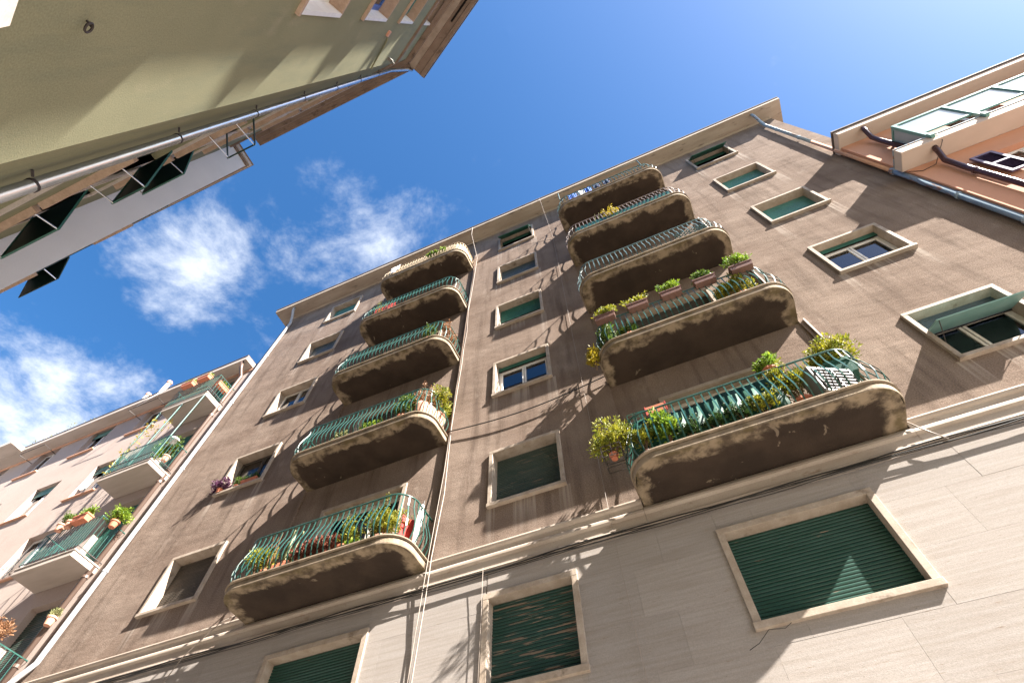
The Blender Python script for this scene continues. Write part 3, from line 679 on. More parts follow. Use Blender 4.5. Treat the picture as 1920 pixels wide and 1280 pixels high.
for sx, z0_, fl_ in ((3.10, 7.2, 'lowest'), (3.08, 10.2, 'second'), (3.08, 13.3, 'third'), (3.08, 16.4, 'fourth')):  # pale strips paint in the sunlit edge of the balcony bay
    cable('edge_strip', 'pale strip standing in for the sunlit bay edge above the %s right balcony' % fl_, [(sx, D-.02, z0_+.1), (sx, D-.02, z0_+2.9)], .02, 'cable_white', 'edge_strip', group='pale strips for the sunlit bay edge')
cable('cable', 'short pale wire from the lowest right balcony to the cable bundle', [(3.02, D-.1, 7.15), (3.10, D-.13, 6.9), (3.25, D-.11, 6.66)], .009, 'cable_white')
cable('cable', 'loose wire tail dangling under the wide green shutter window', [(.62, D-.04, 5.02), (.52, D-.12, 4.93), (.36, D-.13, 4.95), (.22, D-.09, 4.86), (.1, D-.04, 4.84)], .0035, 'cable_black')
cable('cable', 'slanting pale wire left of the lowest left balcony', [(-7.55, D-.05, 7.35), (-7.9, D-.2, 7.1), (-8.5, D-.12, 6.7), (-8.8, D-.06, 6.2)], .008, 'cable_white')

# ------------------------------------------------------------------ things on the balconies (world coordinates)
FL = {k: v+.17 for k, v in SOF.items()}
def yb(out): return D-out
# lowest left balcony
potted((-7.05, yb(.62), FL[3]), 'yellow-green succulent at the left end of the lowest left balcony', 11, .24, .2, .55, 'leaf_jade', .07, blobs=8)
potted((-6.35, yb(.70), FL[3]), 'pale columnar euphorbia behind the bars of the lowest left balcony', 12, .05, .05, .2, 'leaf_pale', .05, dens=.4, blobs=2)
eu = thing('cactus', 'clump of tall pale cactus columns on the lowest left balcony', 'cactus', (-6.38, yb(.72), FL[3]+.1))
for i in range(9):
    rn = random.Random(40+i); x_, y_ = rn.uniform(-.16, .16), rn.uniform(-.08, .08); h_ = rn.uniform(.45, .85)
    MB().tube([(x_*.5, y_*.5, 0), (x_*.8, y_*.8, h_*.5), (x_*1.3, y_*1.2, h_)], [.022, .026, .016], 6).build('stem', 'leaf_pale', eu)
MB().box(-.16, .16, -.1, .1, -.1, .06).build('planter_box', 'terracotta', eu, bevel=.01)
dr = thing('dead_stalks', 'bare dry stalks rising above the rail of the lowest left balcony', 'plant', (-6.75, yb(.68), FL[3]))
for i in range(8):
    rn = random.Random(60+i); x_ = rn.uniform(-.3, .3); h_ = rn.uniform(.6, 1.15)
    MB().tube([(x_*.3, 0, .1), (x_*.7, rn.uniform(-.05, .05), h_*.6), (x_+rn.uniform(-.06, .06), rn.uniform(-.05, .05), h_)], [.007, .005, .003], 4).build('stalk', 'leaf_dry', dr)
MB().lathe(pot_prof(.11, .16)).build('pot', 'terracotta', dr)
for i, x_ in enumerate((-6.05, -5.80, -5.55)):
    t = potted((x_, yb(.70), FL[3]), ['reddish spiky aloe left in the row on the lowest left balcony', 'reddish spiky aloe in the middle of the row on the lowest left balcony', 'reddish spiky aloe right in the row on the lowest left balcony'][i], 70+i, .13, .1, .25, 'leaf_red', .14, ('terracotta', .09, .13), .9, 4, group='aloes on the lowest left balcony')
potted((-5.28, yb(.68), FL[3]), 'small jade bush in the middle of the lowest left balcony', 75, .17, .12, .48, 'leaf_jade', .06, blobs=6)
potted((-5.05, yb(.74), FL[3]), 'bright green seedling at the foot of the lowest left railing', 76, .12, .06, .10, 'leaf_bright', .07, ('terracotta_pale', .07, .09), .5, 3)
potted((-4.62, yb(.58), FL[3]), 'large jade bush at the right end of the lowest left balcony', 77, .25, .19, .62, 'leaf_jade', .065, ('terracotta_pale', .15, .2), 1.6, 10)
um = thing('parasol', 'folded white parasol leaning at the right end of the lowest left balcony', 'parasol', (-4.2, yb(.35), FL[3]))
MB().tube([(0, 0, .05), (.02, .02, .3), (.03, .03, .7), (.04, .05, .98)], [.03, .055, .06, .025], 9).build('canopy', 'white_cloth', um, smooth=True); MB().tube([(0, 0, 0), (.05, .06, 1.08)], .012, 6).build('pole', 'iron', um)
cloth('cloth', 'red cloth hanging behind the right end of the lowest left balcony', 'cloth', (-4.45, yb(.42), FL[3]+.78), (-4.3, yb(.2), FL[3]+.78), .55, 'red_cloth', 5)
# second left balcony
potted((-4.18, yb(.28), FL[4]+.30), 'yellow-green bush bulging over the right end of the second left balcony', 81, .24, .3, .62, 'leaf_jade', .08, ('terracotta', .12, .16), 1.7, 10)
potted((-4.42, yb(.62), FL[4]+.32), 'dry brown and green creeper over the corner of the second left balcony', 82, .22, .2, .55, 'leaf_dry', .07, ('terracotta', .1, .14), .8, 6)
potted((-4.78, yb(.72), FL[4]), 'leafy green plant behind the corner bars of the second left balcony', 83, .24, .1, .62, 'leaf_green', .07, blobs=8)
for i in range(4):
    a_ = i*.24
    tag(MB().lathe([(.10, 0), (.145, .16), (.15, .34), (.155, .36), (.155, .42), (.13, .42), (.12, .36), (.002, .36)]).build('pot', 'terracotta_pale', loc=(-4.36+.035*i+.03*(i > 0), yb(.66-a_*.62), FL[4]), smooth=True),
        ['tall pale pot nearest the front corner of the second left balcony', 'tall pale pot second from the front corner of the second left balcony', 'tall pale pot third from the front corner of the second left balcony', 'tall pale pot nearest the wall on the second left balcony'][i], 'pot', 'tall pale pots on the second left balcony')
potted((-5.55, yb(.72), FL[4]), 'bright green plant low behind the middle of the second left balcony rail', 84, .22, .07, .20, 'leaf_bright', .09, ('terracotta', .09, .1), .9, 5)
potted((-6.3, yb(.72), FL[4]), 'pale green plant low behind the left part of the second left balcony rail', 85, .2, .07, .24, 'leaf_pale', .08, ('terracotta', .09, .1), .9, 5)
# third left balcony
potted((-4.22, yb(.42), FL[5]), 'dry reddish creeper on the right side of the third left balcony', 86, .1, .33, .78, 'leaf_dry', .07, ('terracotta', .1, .14), 1.3, 9)
potted((-4.62, yb(.72), FL[5]), 'green plant at the front right corner of the third left balcony', 87, .2, .08, .75, 'leaf_green', .06, blobs=7)
# fourth left balcony
cloth('cloth', 'red cloth hung inside the left part of the fourth left balcony rail', 'cloth', (-7.02, yb(.76), FL[6]+.70), (-6.25, yb(.76), FL[6]+.70), .62, 'red_cloth', 6)
potted((-7.0, yb(.62), FL[6]), 'yellowish plant peeping over the left end of the fourth left balcony', 88, .24, .12, .85, 'leaf_jade', .07, blobs=6)
potted((-6.72, yb(.45), FL[6]), 'reddish flowers near the door on the fourth left balcony', 89, .12, .1, .95, 'leaf_red', .06, blobs=4)
# top left balcony: straw matting
P_ = path_round(-7.5, -4.06, .88, .42, .10, 8); sm_ = MB()
for i in range(len(P_)-1):
    p, q = P_[i], P_[i+1]; sm_.quad((p[0], D+p[1], FL[7]+.04), (q[0], D+q[1], FL[7]+.04), (q[0], D+q[1], FL[7]+.82), (p[0], D+p[1], FL[7]+.82))
so = sm_.build('straw_screen', 'straw'); so.modifiers.new('thick', 'SOLIDIFY').thickness = .012; tag(so, 'straw matting lining the rail of the top left balcony', 'screen')
potted((-5.15, yb(.87), FL[7]+.22), 'green creeper hanging on the straw matting of the top left balcony', 90, .42, .05, .40, 'leaf_bright', .07, None, 1.0, 7)
cloth('cloth', 'white cloth at the left end of the top left balcony', 'cloth', (-7.1, yb(.86), FL[7]+.85), (-6.7, yb(.87), FL[7]+.85), .55, 'white_cloth', 8, fold=.012)
# lowest right balcony
P_ = [p for p in path_round(-.545, 3.02, .88, .42, .12, 8)][1:-8]; sm_ = MB()
for i in range(len(P_)-1):
    p, q = P_[i], P_[i+1]; n2 = 10
    for k in range(n2):
        f0, f1 = k/n2, (k+1)/n2; wv = lambda f: (p[0]*(1-f)+q[0]*f, D+p[1]*(1-f)+q[1]*f+.003*sin(31*(p[0]*(1-f)+q[0]*f)))
        x0_, y0_ = wv(f0); x1_, y1_ = wv(f1)
        if x1_ > 2.05: continue
        h0, h1 = .80-.10*max(0, sin(x0_*3.1)), .80-.10*max(0, sin(x1_*3.1))
        sm_.quad((x0_, y0_, FL[3]+.02), (x1_, y1_, FL[3]+.02), (x1_, y1_, FL[3]+h1), (x0_, y0_, FL[3]+h0))
so = sm_.build('shade_net', 'green_net', smooth=True); so.modifiers.new('thick', 'SOLIDIFY').thickness = .008; tag(so, 'green tarpaulin lining the rail of the lowest right balcony', 'tarpaulin')
for i, (x_, w_, h_, lf, lb) in enumerate([(-.22, .18, .50, 'leaf_jade', 'jade bush at the left front corner of the lowest right balcony'), (.12, .16, .55, 'leaf_bright', 'broad-leaved bright green plant left on the lowest right balcony'), (.42, .17, .36, 'leaf_dark', 'dark low shrub left of the middle on the lowest right balcony'),
                          (.78, .17, .30, 'leaf_dark', 'dark low shrub in the middle of the lowest right balcony'), (1.12, .16, .32, 'leaf_dark', 'dark low shrub right of the middle on the lowest right balcony'), (1.45, .2, .40, 'leaf_jade', 'yellow-green low shrub at the foot of the lowest right railing')]):
    potted((x_, yb(.77), FL[3]+.0), lb, 100+i, w_, .06, h_, lf, .06 if i != 1 else .12, ('brown_plastic', .07, .07), 1.0, 7)
potted((1.95, yb(.66), FL[3]), 'large leafy bush behind the bars at the right of the lowest right balcony', 110, .27, .15, .72, 'leaf_jade', .065, ('terracotta', .14, .2), 1.9, 11)
potted((1.86, yb(.62), FL[3]+.92), 'orange pot with a bright leafy plant set on the lowest right rail', 111, .15, .13, .24, 'leaf_bright', .09, ('terracotta', .12, .16), .9, 5)
potted((2.72, yb(.45), FL[3]+.62), 'dark green planter with yellow-green bush at the lowest right balcony end', 112, .32, .24, .48, 'leaf_jade', .07, ('green_plastic', .34, .26, .3), 2.0, 12)
potted((-.72, yb(.55), FL[3]+.38), 'spreading jade bush hung outside the left end of the lowest right balcony', 113, .30, .30, .52, 'leaf_jade', .07, ('terracotta', .07, .10), 1.3, 13)
rk = thing('pot_rack', 'black wire rack outside the left end of the lowest right balcony', 'rack', (-.72, yb(.55), FL[3]+.30))
for z_ in (0, .12, .22): MB().tube([(-.15, -.17, z_), (.15, -.17, z_), (.15, .17, z_), (-.15, .17, z_), (-.15, -.17, z_)], .007, 4).build('hoop', 'iron', rk)
for x_, y_ in ((-.15, -.17), (.15, -.17), (.15, .17), (-.15, .17), (0, -.17), (-.15, 0)): MB().tube([(x_, y_, 0), (x_, y_, .23)], .006, 4).build('wire', 'iron', rk)
MB().tube([(-.15, 0, .0), (.15, 0, 0), (.27, 0, .1)], .008, 4).build('bracket', 'iron', rk)
ac = thing('air_conditioner', 'outdoor air-conditioning unit with dark grille on the lowest right balcony', 'air conditioner', (2.42, yb(.62), FL[3]+.06), radians(28))
MB().box(-.32, .32, -.13, .13, 0, .58).build('casing', 'metal_box', ac, bevel=.015); MB().box(-.27, .27, -.134, -.131, .05, .53).build('recess', 'dark_room', ac)
for i in range(7): MB().box(-.27, .27, -.142, -.136, .06+i*.074, .069+i*.074).build('grille_bar', 'metal_box', ac)
for i in range(3): MB().box(-.27+i*.264, -.258+i*.264, -.150, -.143, .05, .53).build('grille_bar', 'metal_box', ac)
rd = thing('drying_rack', 'red slatted rack leaning on the rail of the lowest right balcony', 'rack', (.10, yb(.74), FL[3]+.87))
for i in range(6): MB().box(-.15, .15, -.008, .008, i*.028, i*.028+.018).build('slat', 'terracotta', rd)
for x_ in (-.165, .15): MB().box(x_, x_+.015, -.012, .012, -.02, .18).build('stile', 'red_cloth', rd)
bx_ = thing('wire_basket', 'black wire basket left of the red rack on the lowest right balcony', 'basket', (-.22, yb(.62), FL[3]+.82))
for z_ in (0, .1, .2): MB().tube([(-.14, -.1, z_), (.14, -.1, z_), (.14, .1, z_), (-.14, .1, z_), (-.14, -.1, z_)], .006, 4).build('hoop', 'green_plastic', bx_)
for x_ in (-.14, -.05, .05, .14): MB().tube([(x_, -.1, 0), (x_, -.1, .2)], .005, 4).build('wire', 'green_plastic', bx_)
# second right balcony: flower boxes on the rail
for i, (x_, lf, lb) in enumerate([(-.18, 'leaf_jade', 'leftmost flower box on the second right balcony rail, with trailing leaves'), (.50, 'leaf_jade', 'second flower box from the left on the second right balcony rail'),
                       (1.18, 'leaf_bright', 'middle flower box with a pink bloom on the second right balcony rail'), (1.85, 'leaf_green', 'second flower box from the right on the second right balcony rail'), (2.55, 'leaf_bright', 'rightmost flower box on the second right balcony rail, tallest plant')]):
    t = potted((x_, yb(.855), FL[4]+.80), lb, 130+i, .22, .09, .26 if i != 4 else .34, lf, .075, ('brown_plastic', .42, .16, .15), .8, 6, group='flower boxes on the second right balcony')
    if i in (2, 0): 
        fb = MB(); leaf_cloud(fb, (0, 0, .33), (.03, .03, .03), 18, .04, random.Random(3)); fb.build('bloom', 'red_cloth' if i else 'white_cloth', t)
potted((2.3, yb(.66), FL[4]), 'yellow-green bush behind the right bars of the second right balcony', 141, .40, .12, .62, 'leaf_jade', .07, ('terracotta', .14, .2), 1.8, 12)
potted((.15, yb(.70), FL[4]), 'feathery green plant low behind the left bars of the second right balcony', 142, .26, .08, .36, 'leaf_green', .07, blobs=7)
potted((-.30, yb(.55), FL[4]+.1), 'leafy plant spilling through the left end of the second right balcony', 143, .15, .2, .75, 'leaf_green', .09, blobs=8)
potted((-.63, yb(.62), FL[4]-.36), 'yellowing creeper dangling below the left corner of the second right balcony', 144, .07, .10, .62, 'leaf_yellow', .09, None, .8, 6)
cloth('cloth', 'beige sunblind hanging inside the second right balcony', 'sunblind', (.35, yb(.30), FL[4]+.95), (1.95, yb(.30), FL[4]+.95), .38, 'beige_cloth', 9, fold=.015, nx=30)
# third right balcony: lattice
lt = thing('lattice', 'green diamond lattice panel at the right of the third right balcony', 'trellis', (2.0, yb(.76), FL[5]+.05))
for i in range(-4, 12):
    for s_ in (1, -1):
        x0_ = i*.12; p0 = (x0_, 0) if s_ > 0 else (x0_, .6); pts = []
        xa, xb_ = max(0, min(.8, x0_)), max(0, min(.8, x0_+.6))
        if xb_-xa < .05: continue
        za_, zb_ = (xa-x0_, xb_-x0_) if s_ > 0 else (.6-(xa-x0_), .6-(xb_-x0_))
        MB().tube([(xa, .004*s_, za_), (xb_, .004*s_, zb_)], .008, 4).build('lath', 'rail_green', lt)
potted((1.0, yb(.6), FL[5]), 'low plant behind the middle of the third right balcony rail', 150, .2, .1, .3, 'leaf_dark', .06)
# fourth right balcony
potted((.95, yb(.68), FL[6]), 'yellow-leaved plant rising over the rail of the fourth right balcony', 151, .24, .15, 1.15, 'leaf_yellow', .08, ('terracotta', .14, .2), 1.0, 8)
dr = thing('dead_stalks', 'two bare canes left of the yellow plant on the fourth right balcony', 'plant', (.55, yb(.72), FL[6]))
for x_ in (0, .12): MB().tube([(x_, 0, 0), (x_-.08, .02, .9), (x_-.02, .03, 1.45)], [.010, .008, .004], 4).build('stalk', 'leaf_pale', dr)
P_ = path_round(-.545, 3.02, .88, .42, .11, 8)[8:-8]; sm_ = MB()
for i in range(len(P_)-1):
    p, q = P_[i], P_[i+1]; sm_.quad((p[0], D+p[1], FL[6]+.03), (q[0], D+q[1], FL[6]+.03), (q[0], D+q[1], FL[6]+.66), (p[0], D+p[1], FL[6]+.66))
so = sm_.build('shade_net', 'green_plastic'); so.modifiers.new('thick', 'SOLIDIFY').thickness = .008; tag(so, 'dark green netting behind the rail of the fourth right balcony', 'netting')
# top right balcony: laundry
for i, (x_, w_, m_, lb) in enumerate([(-.05, .30, 'blue_cloth', 'blue garment hanging leftmost on the top right balcony'), (.28, .26, 'white_cloth', 'white garment hanging on the top right balcony'), (.56, .22, 'blue_cloth', 'second blue garment right of the white one on the top right balcony'),
                           (.85, .24, 'navy_cloth', 'left dark garment hanging on the top right balcony'), (1.2, .24, 'navy_cloth', 'right dark garment hanging on the top right balcony')]):
    cloth('laundry', lb, 'laundry', (x_, yb(.80), FL[7]+.86), (x_+w_, yb(.80), FL[7]+.86), .62 if i < 3 else .45, m_, 20+i, fold=.02, nx=8, group='laundry on the top right balcony')
for x_, lb in ((-.35, 'left upright post on the top right balcony rail'), (2.62, 'right upright post on the top right balcony rail')):
    tag(MB().tube([(x_, yb(.80), FL[7]+.8), (x_, yb(.82), FL[7]+1.55)], .018, 6).build('post', 'rail_green'), lb, 'post')
cable('clothes_line', 'clothes line between the posts of the top right balcony', [(-.35, yb(.82), FL[7]+1.5), (1.1, yb(.82), FL[7]+1.44), (2.62, yb(.82), FL[7]+1.5)], .007, 'rail_green', 'clothes line')
# window boxes
t = thing('flower_box', 'terracotta flower box on the sill of the dark window by the second left balcony', 'flower box', (-9.55, D+.02, 11.15))
box_planter(t, 'terracotta', .45, .16, .13); fo, st_ = blob_plant(random.Random(160), .2, .07, .2, .05, .8, 5); fo.build('foliage', 'leaf_dark', t, (0, 0, .1)); st_.build('stem', 'stem', t, (0, 0, .08))
potted((-9.95, D+.02, 11.15), 'small green plant in the middle of the dark window sill', 161, .12, .08, .26, 'leaf_green', .05, ('terracotta', .07, .1), .8, 5)
t = potted((-10.40, D-.06, 11.15), 'purple trailing plant spilling over the left of the dark window sill', 162, .28, .14, .22, 'leaf_purple', .08, ('terracotta', .07, .1), .8, 8)
for x_, z_, lb in ((-9.98, 14.24, 'small clutter of ornaments on the sill of the reflecting window by the third left balcony'),):
    t = thing('ornament', lb, 'ornament', (-10.3, D+.02, z_)); MB().lathe(pot_prof(.05, .09)).build('pot', 'white_wood', t); MB().lathe(pot_prof(.04, .06), (.12, 0, 0)).build('saucer', 'terracotta', t)

# ================================================================== pink house on the left
pk = thing('pink_house', 'pale pink plastered house with green-railed balconies left of the brown block', 'building', (0, D, 0))
PX0, PX1, PZ = -30.0, -13.0, 18.46
PW = [(-20.65, -19.48), (-17.9, -16.68), (-23.45, -22.3), (-26.4, -25.2)]
PR = [(16.95, 18.42), (13.78, 15.34), (10.72, 12.34), (7.6, 9.28)]
PD = (-14.63, -13.42); PS = [15.95, 12.74, 9.74, 6.60]
ph = [(a, b, c, d, .25) for a, b in PW for c, d in PR]
ph += [(PD[0], PD[1], s+.15, PR[i][1]-.02, .25) for i, s in enumerate(PS)]
wall(pk, PX0, PX1+.02, 0, PZ, ph, 'pink_plaster', y=.004)
MB().box(PX0, PX1-.03, -.45, 6, PZ, PZ+.22).build('eave', 'pink_cornice', pk, bevel=.008)
MB().box(PX0, PX1-.03, -.47, 6, PZ+.223, PZ+.26).build('roof_edge', 'roof_edge', pk)
MB().box(PX0, -24.2, -.95, -.452, PZ, PZ+.22).build('eave_step', 'pink_cornice', pk, bevel=.008)
MB().prism([(0, PZ-.14), (.03, PZ-.14), (.03, PZ-.003), (0, PZ-.003)], PX0, PX1).build('cornice_band', 'pink_trim', pk)
for a, b in PW:
    for i, (c, d) in enumerate(PR):
        wdw = MB().box(a-.06, b+.06, -.07, .10, c-.06, c-.002).build('window', 'pink_trim', pk, bevel=.006)
        casement(wdw, a, b, c, d, .17, 'white_paint', .05, 2)
        if (a == PW[1][0] and i == 0) or a in (PW[2][0],) and i == 0:
            fr = MB(); z_ = d-.55
            fr.tube([(a-.05, 0, z_), (a-.1, -.55, z_-.02), (b+.1, -.55, z_-.02), (b+.05, 0, z_)], .014, 5); fr.build('drying_frame', 'iron', wdw)
        if i == 1 or (i == 0 and a == PW[0][0]): slats(wdw, a, b, d-.35, d, .12, 'shutter_teal', .05, False)
for i, s in enumerate(PS):
    dr_ = MB().box(PD[0]-.03, PD[1]+.03, -.02, .1, s+.15, s+.19).build('door', 'pink_trim', pk)
    slats(dr_, PD[0], PD[1], s+.2, PR[i][1]-.02, .18, 'awning_green' if i < 3 else 'slat_dark', .055, False)
    a, b, dp = -15.02, -13.17, .72
    bl = MB().box(a, b, -dp, 0, s, s+.14).build('balcony', 'pink_cornice', pk, bevel=.012)
    MB().box(a-.02, b+.02, -dp-.02, 0, s+.143, s+.18).build('slab_edge', 'pink_cornice', bl, bevel=.008)
    zt = s+1.15; rl = MB(); pts = [(a, 0, zt), (a, -dp, zt), (b, -dp, zt), (b, 0, zt)]
    rl.tube(pts, .016, 4).build('top_rail', 'rail_green', bl); MB().tube([(x, y, s+.27) for x, y, z in pts], .014, 4).build('bottom_rail', 'iron', bl)
    bm_ = MB().box(-.006, .006, -.006, .006, 0, .88).mesh('bar', 'rail_green')
    nb = 17
    for k in range(nb+1): inst('bar', bm_, bl, (a+(b-a)*k/nb, -dp, s+.27))
    for k in range(1, 7):
        inst('bar', bm_, bl, (a, -dp*k/7, s+.27)); inst('bar', bm_, bl, (b, -dp*k/7, s+.27))
    if i < 2:   # clothes-drying frame below the slab edge
        MB().tube([(a-.05, -dp-.12, s+.30), (b+.05, -dp-.12, s+.30), (b+.05, -.1, s+.30)], .013, 4).build('drying_frame', 'iron', bl)
# green poles between the two upper balconies and a climbing plant
for x_, lb in ((-15.0, 'left green pole between the upper balconies of the pink house'), (-14.1, 'middle green pole between the upper balconies of the pink house'), (-13.2, 'right green pole between the upper balconies of the pink house')):
    tag(MB().tube([(x_, yb(.70), 12.9), (x_, yb(.70), 15.95)], .024, 6).build('pole', 'rail_green'), lb, 'pole', 'green poles on the pink house')
vn = thing('climbing_plant', 'sparse yellowing vine climbing the left green pole of the pink house', 'plant', (-15.0, yb(.70), 13.0))
fo = MB(); rn = random.Random(77); vs = [(.03*sin(k), .03*cos(k*1.3), k*.15) for k in range(18)]
for k in range(18): leaf_cloud(fo, (vs[k][0]+rn.uniform(-.03, .15), vs[k][1], vs[k][2]), (.13, .08, .08), 7, .10, rn)
for k in range(10): leaf_cloud(fo, (.1+k*.09, .1, 1.9+.3*sin(k)), (.1, .1, .1), 6, .10, rn)
fo.build('foliage', 'leaf_yellow', vn); MB().tube(vs, .008, 4).build('stem', 'stem', vn)
pipe(pk, [(-13.22, -.40, PZ-.01), (-13.22, -.30, PZ-.3), (-13.22, -.10, PZ-.6), (-13.22, -.10, 0)], .062, 'brown_pipe', collars=[(-13.22, -.10, z) for z in (15.6, 12.6, 9.6, 7.6)])
# planters of the pink house
for i, (x_, y_, rz_q, lb) in enumerate([(-14.55, .80, 0, 'left red planter on the top balcony rail of the pink house'), (-13.85, .80, 0, 'right red planter on the top balcony rail of the pink house'), (-13.28, .35, pi/2, 'red planter on the end rail of the top pink house balcony')]):
    potted((x_, yb(y_), PS[0]+(1.12 if i < 2 else .82)), lb, 170+i, .2, .06, .14, 'leaf_bright', .07, ('terracotta', .5, .18, .17), .5, 4, rz=rz_q)
potted((-13.55, yb(.5), PS[1]+.18), 'leafy plant in a clay pot on the second balcony of the pink house', 175, .15, .12, .75, 'leaf_bright', .10, ('terracotta_pale', .12, .2), .8, 5)
potted((-13.3, yb(.35), PS[1]+.5), 'spiky green plant by the pipe on the second balcony of the pink house', 176, .16, .12, .55, 'leaf_green', .12, ('terracotta_pale', .11, .18), .8, 5)
tag(MB().lathe(pot_prof(.13, .24)).build('bucket', 'white_paint', loc=(-13.25, yb(.5), PS[1]+1.0), smooth=True), 'white bucket by the pipe on the second balcony of the pink house', 'bucket')
potted((-14.55, yb(.78), PS[2]+1.10), 'pale clay pot with feathery plant on the third pink house balcony rail', 177, .14, .12, .32, 'leaf_green', .06, ('terracotta_pale', .11, .17), 1.0, 6)
potted((-14.25, yb(.78), PS[2]+1.10), 'nearly empty clay pot on the third balcony rail of the pink house', 178, .06, .06, .07, 'leaf_dry', .05, ('terracotta_pale', .11, .17), .3, 2)
potted((-13.82, yb(.80), PS[2]+1.10), 'orange planter with sprawling leaves on the third balcony rail of the pink house', 179, .25, .07, .18, 'leaf_bright', .08, ('terracotta', .46, .18, .18), .7, 5)
potted((-13.02, yb(.45), PS[2]+.95), 'clay pot with a bushy bright plant next to the brown drainpipe', 180, .2, .18, .34, 'leaf_bright', .08, ('terracotta', .11, .17), 1.2, 7)
potted((-13.05, yb(.20), PS[3]+1.75), 'pale pot hung on the pink wall beside the closed shutter', 181, .1, .08, .16, 'leaf_pale', .06, ('terracotta_pale', .10, .18), .4, 3)
potted((-13.45, yb(.72), PS[3]+1.05), 'clay pot with dry plant at the corner of the lowest pink house balcony', 182, .2, .14, .36, 'leaf_dry', .08, ('terracotta', .12, .17), 1.0, 6)
potted((-13.9, yb(.72), PS[3]+1.05), 'dry flowering plant in a red planter on the lowest pink house balcony', 183, .3, .1, .42, 'leaf_dry', .08, ('red_plastic', .6, .18, .16), 1.2, 8)
potted((-13.22, yb(.78), PS[3]+.82), 'small green pot hung on the lowest pink house balcony', 184, .06, .06, .08, 'leaf_dry', .05, ('green_plastic', .08, .12), .3, 2)
# roof things
for i, (x_, h_, lb) in enumerate([(-18.4, .55, 'short white chimney pot on the roof of the pink house'), (-17.6, .95, 'tall leaning white vent pipe on the roof of the pink house')]):
    t = thing('chimney_pot', lb, 'chimney', (x_, yb(.30), PZ+.26)); MB().tube([(0, 0, 0), (.0, 0, h_)], .075, 10).build('shaft', 'white_wood', t, smooth=True); MB().lathe([(.10, 0), (.11, .04), (.10, .12), (.04, .15)], (0, 0, h_+.02)).build('cap', 'terracotta_pale', t)
vf = MB(); rn = random.Random(9)
for k in range(9): leaf_cloud(vf, (k*.35-1.6, rn.uniform(-.05, .1), .12), (.25, .15, .18), 14, .12, rn)
v_ = thing('roof_plants', 'pale scrubby plants growing along the roof edge of the pink house', 'plant', (-22.2, yb(.36), PZ+.26)); vf.build('foliage', 'leaf_pale', v_); MB().tube([(-1.7, 0, .05), (1.3, 0, .05)], .02, 4).build('stem', 'stem', v_)
for i, (dx_, lb) in enumerate(((0, 'left white clothes-line cord under the pink house eave'), (.16, 'right white clothes-line cord under the pink house eave'))):
    cable('clothes_line', lb, [(-17.0+dx_, yb(.47), PZ+.25), (-17.9+dx_*.4, yb(.52), 17.9)], .009, 'white_paint', 'clothes line')
lampo = thing('wall_lamp', 'small globe lamp on a bracket on the pink wall', 'lamp', (-21.6, D, 14.35)); MB().tube([(0, 0, 0), (0, -.25, .05), (0, -.28, .15)], .03, 6).build('bracket', 'pink_trim', lampo)
MB().lathe([(.02, 0), (.09, .03), (.12, .11), (.09, .19), (.02, .22)], (0, -.28, .15), 12).build('globe', 'white_paint', lampo, smooth=True)
rf = thing('roof_railing', 'thin blue metal railing on the flat roof behind the pink house eave', 'railing', (-13.9, yb(-.3), PZ+.26))
for k in range(9): MB().tube([(-.9+k*.2, 0, 0), (-.9+k*.2, 0, .9)], .012, 4).build('bar', 'blue_paint', rf)
MB().tube([(-1, 0, .9), (.75, 0, .9)], .016, 4).build('top_rail', 'blue_paint', rf)

# ================================================================== orange house on the right (facade plane y = 6.0)
oh = thing('orange_house', 'orange plastered house with cream balcony and teal glass railing right of the brown block', 'building', (0, 6.0, 0))
OX, OZ = 7.17, 16.62
ohol = [(8.38, 9.5, 12.0, 13.23, .22), (10.6, 11.8, 12.0, 13.23, .22), (8.38, 9.5, 8.9, 10.2, .22), (9.0, 10.2, 14.16, 16.3, .2), (11.6, 12.8, 14.16, 16.3, .2)]
wall(oh, OX, 22, 0, OZ, ohol, 'orange_plaster')
MB().quad((OX, .25, 0), (OX, 0, 0), (OX, 0, OZ), (OX, .25, OZ)).build('side_wall', 'orange_plaster', oh)
MB().box(OX-.05, 22, -.38, 8, OZ, OZ+.26).build('eave', 'orange_trim', oh, bevel=.02); MB().box(OX-.08, 22, -.42, 8, OZ+.263, OZ+.31).build('roof_edge', 'roof_edge', oh)
sl = MB().box(OX-.1, 22, -.46, 0, 13.87, 14.15).build('balcony', 'orange_trim', oh, bevel=.012)
MB().box(OX-.11, 22, -.475, -.002, 14.153, 14.175).build('slab_flashing', 'rusty_pipe', sl)
XP = [7.82+1.1*k for k in range(12)]; ZR = 15.40
for x_ in XP:
    MB().box(x_-.04, x_+.04, -.51, -.43, 14.0, ZR).build('post', 'teal_steel', sl, bevel=.004); MB().box(x_-.05, x_+.05, -.54, -.477, 14.02, 14.16).build('foot', 'teal_steel', sl)
MB().box(XP[0]-.03, XP[-1], -.50, -.44, ZR+.002, ZR+.085).build('top_rail', 'teal_steel', sl, bevel=.004); MB().box(XP[0]+.03, XP[-1], -.49, -.45, 14.40, 14.47).build('bottom_rail', 'teal_steel', sl)
for a, b in zip(XP, XP[1:]): MB().box(a+.045, b-.045, -.475, -.465, 14.475, ZR-.004).build('glass_panel', 'frosted_glass', sl)
MB().box(XP[0]-.01, XP[0]+.01, -.43, -.03, 14.2, ZR-.004).build('side_panel', 'frosted_glass', sl); MB().box(XP[0]-.03, XP[0]+.03, -.437, 0, ZR+.002, ZR+.06).build('side_rail', 'teal_steel', sl)
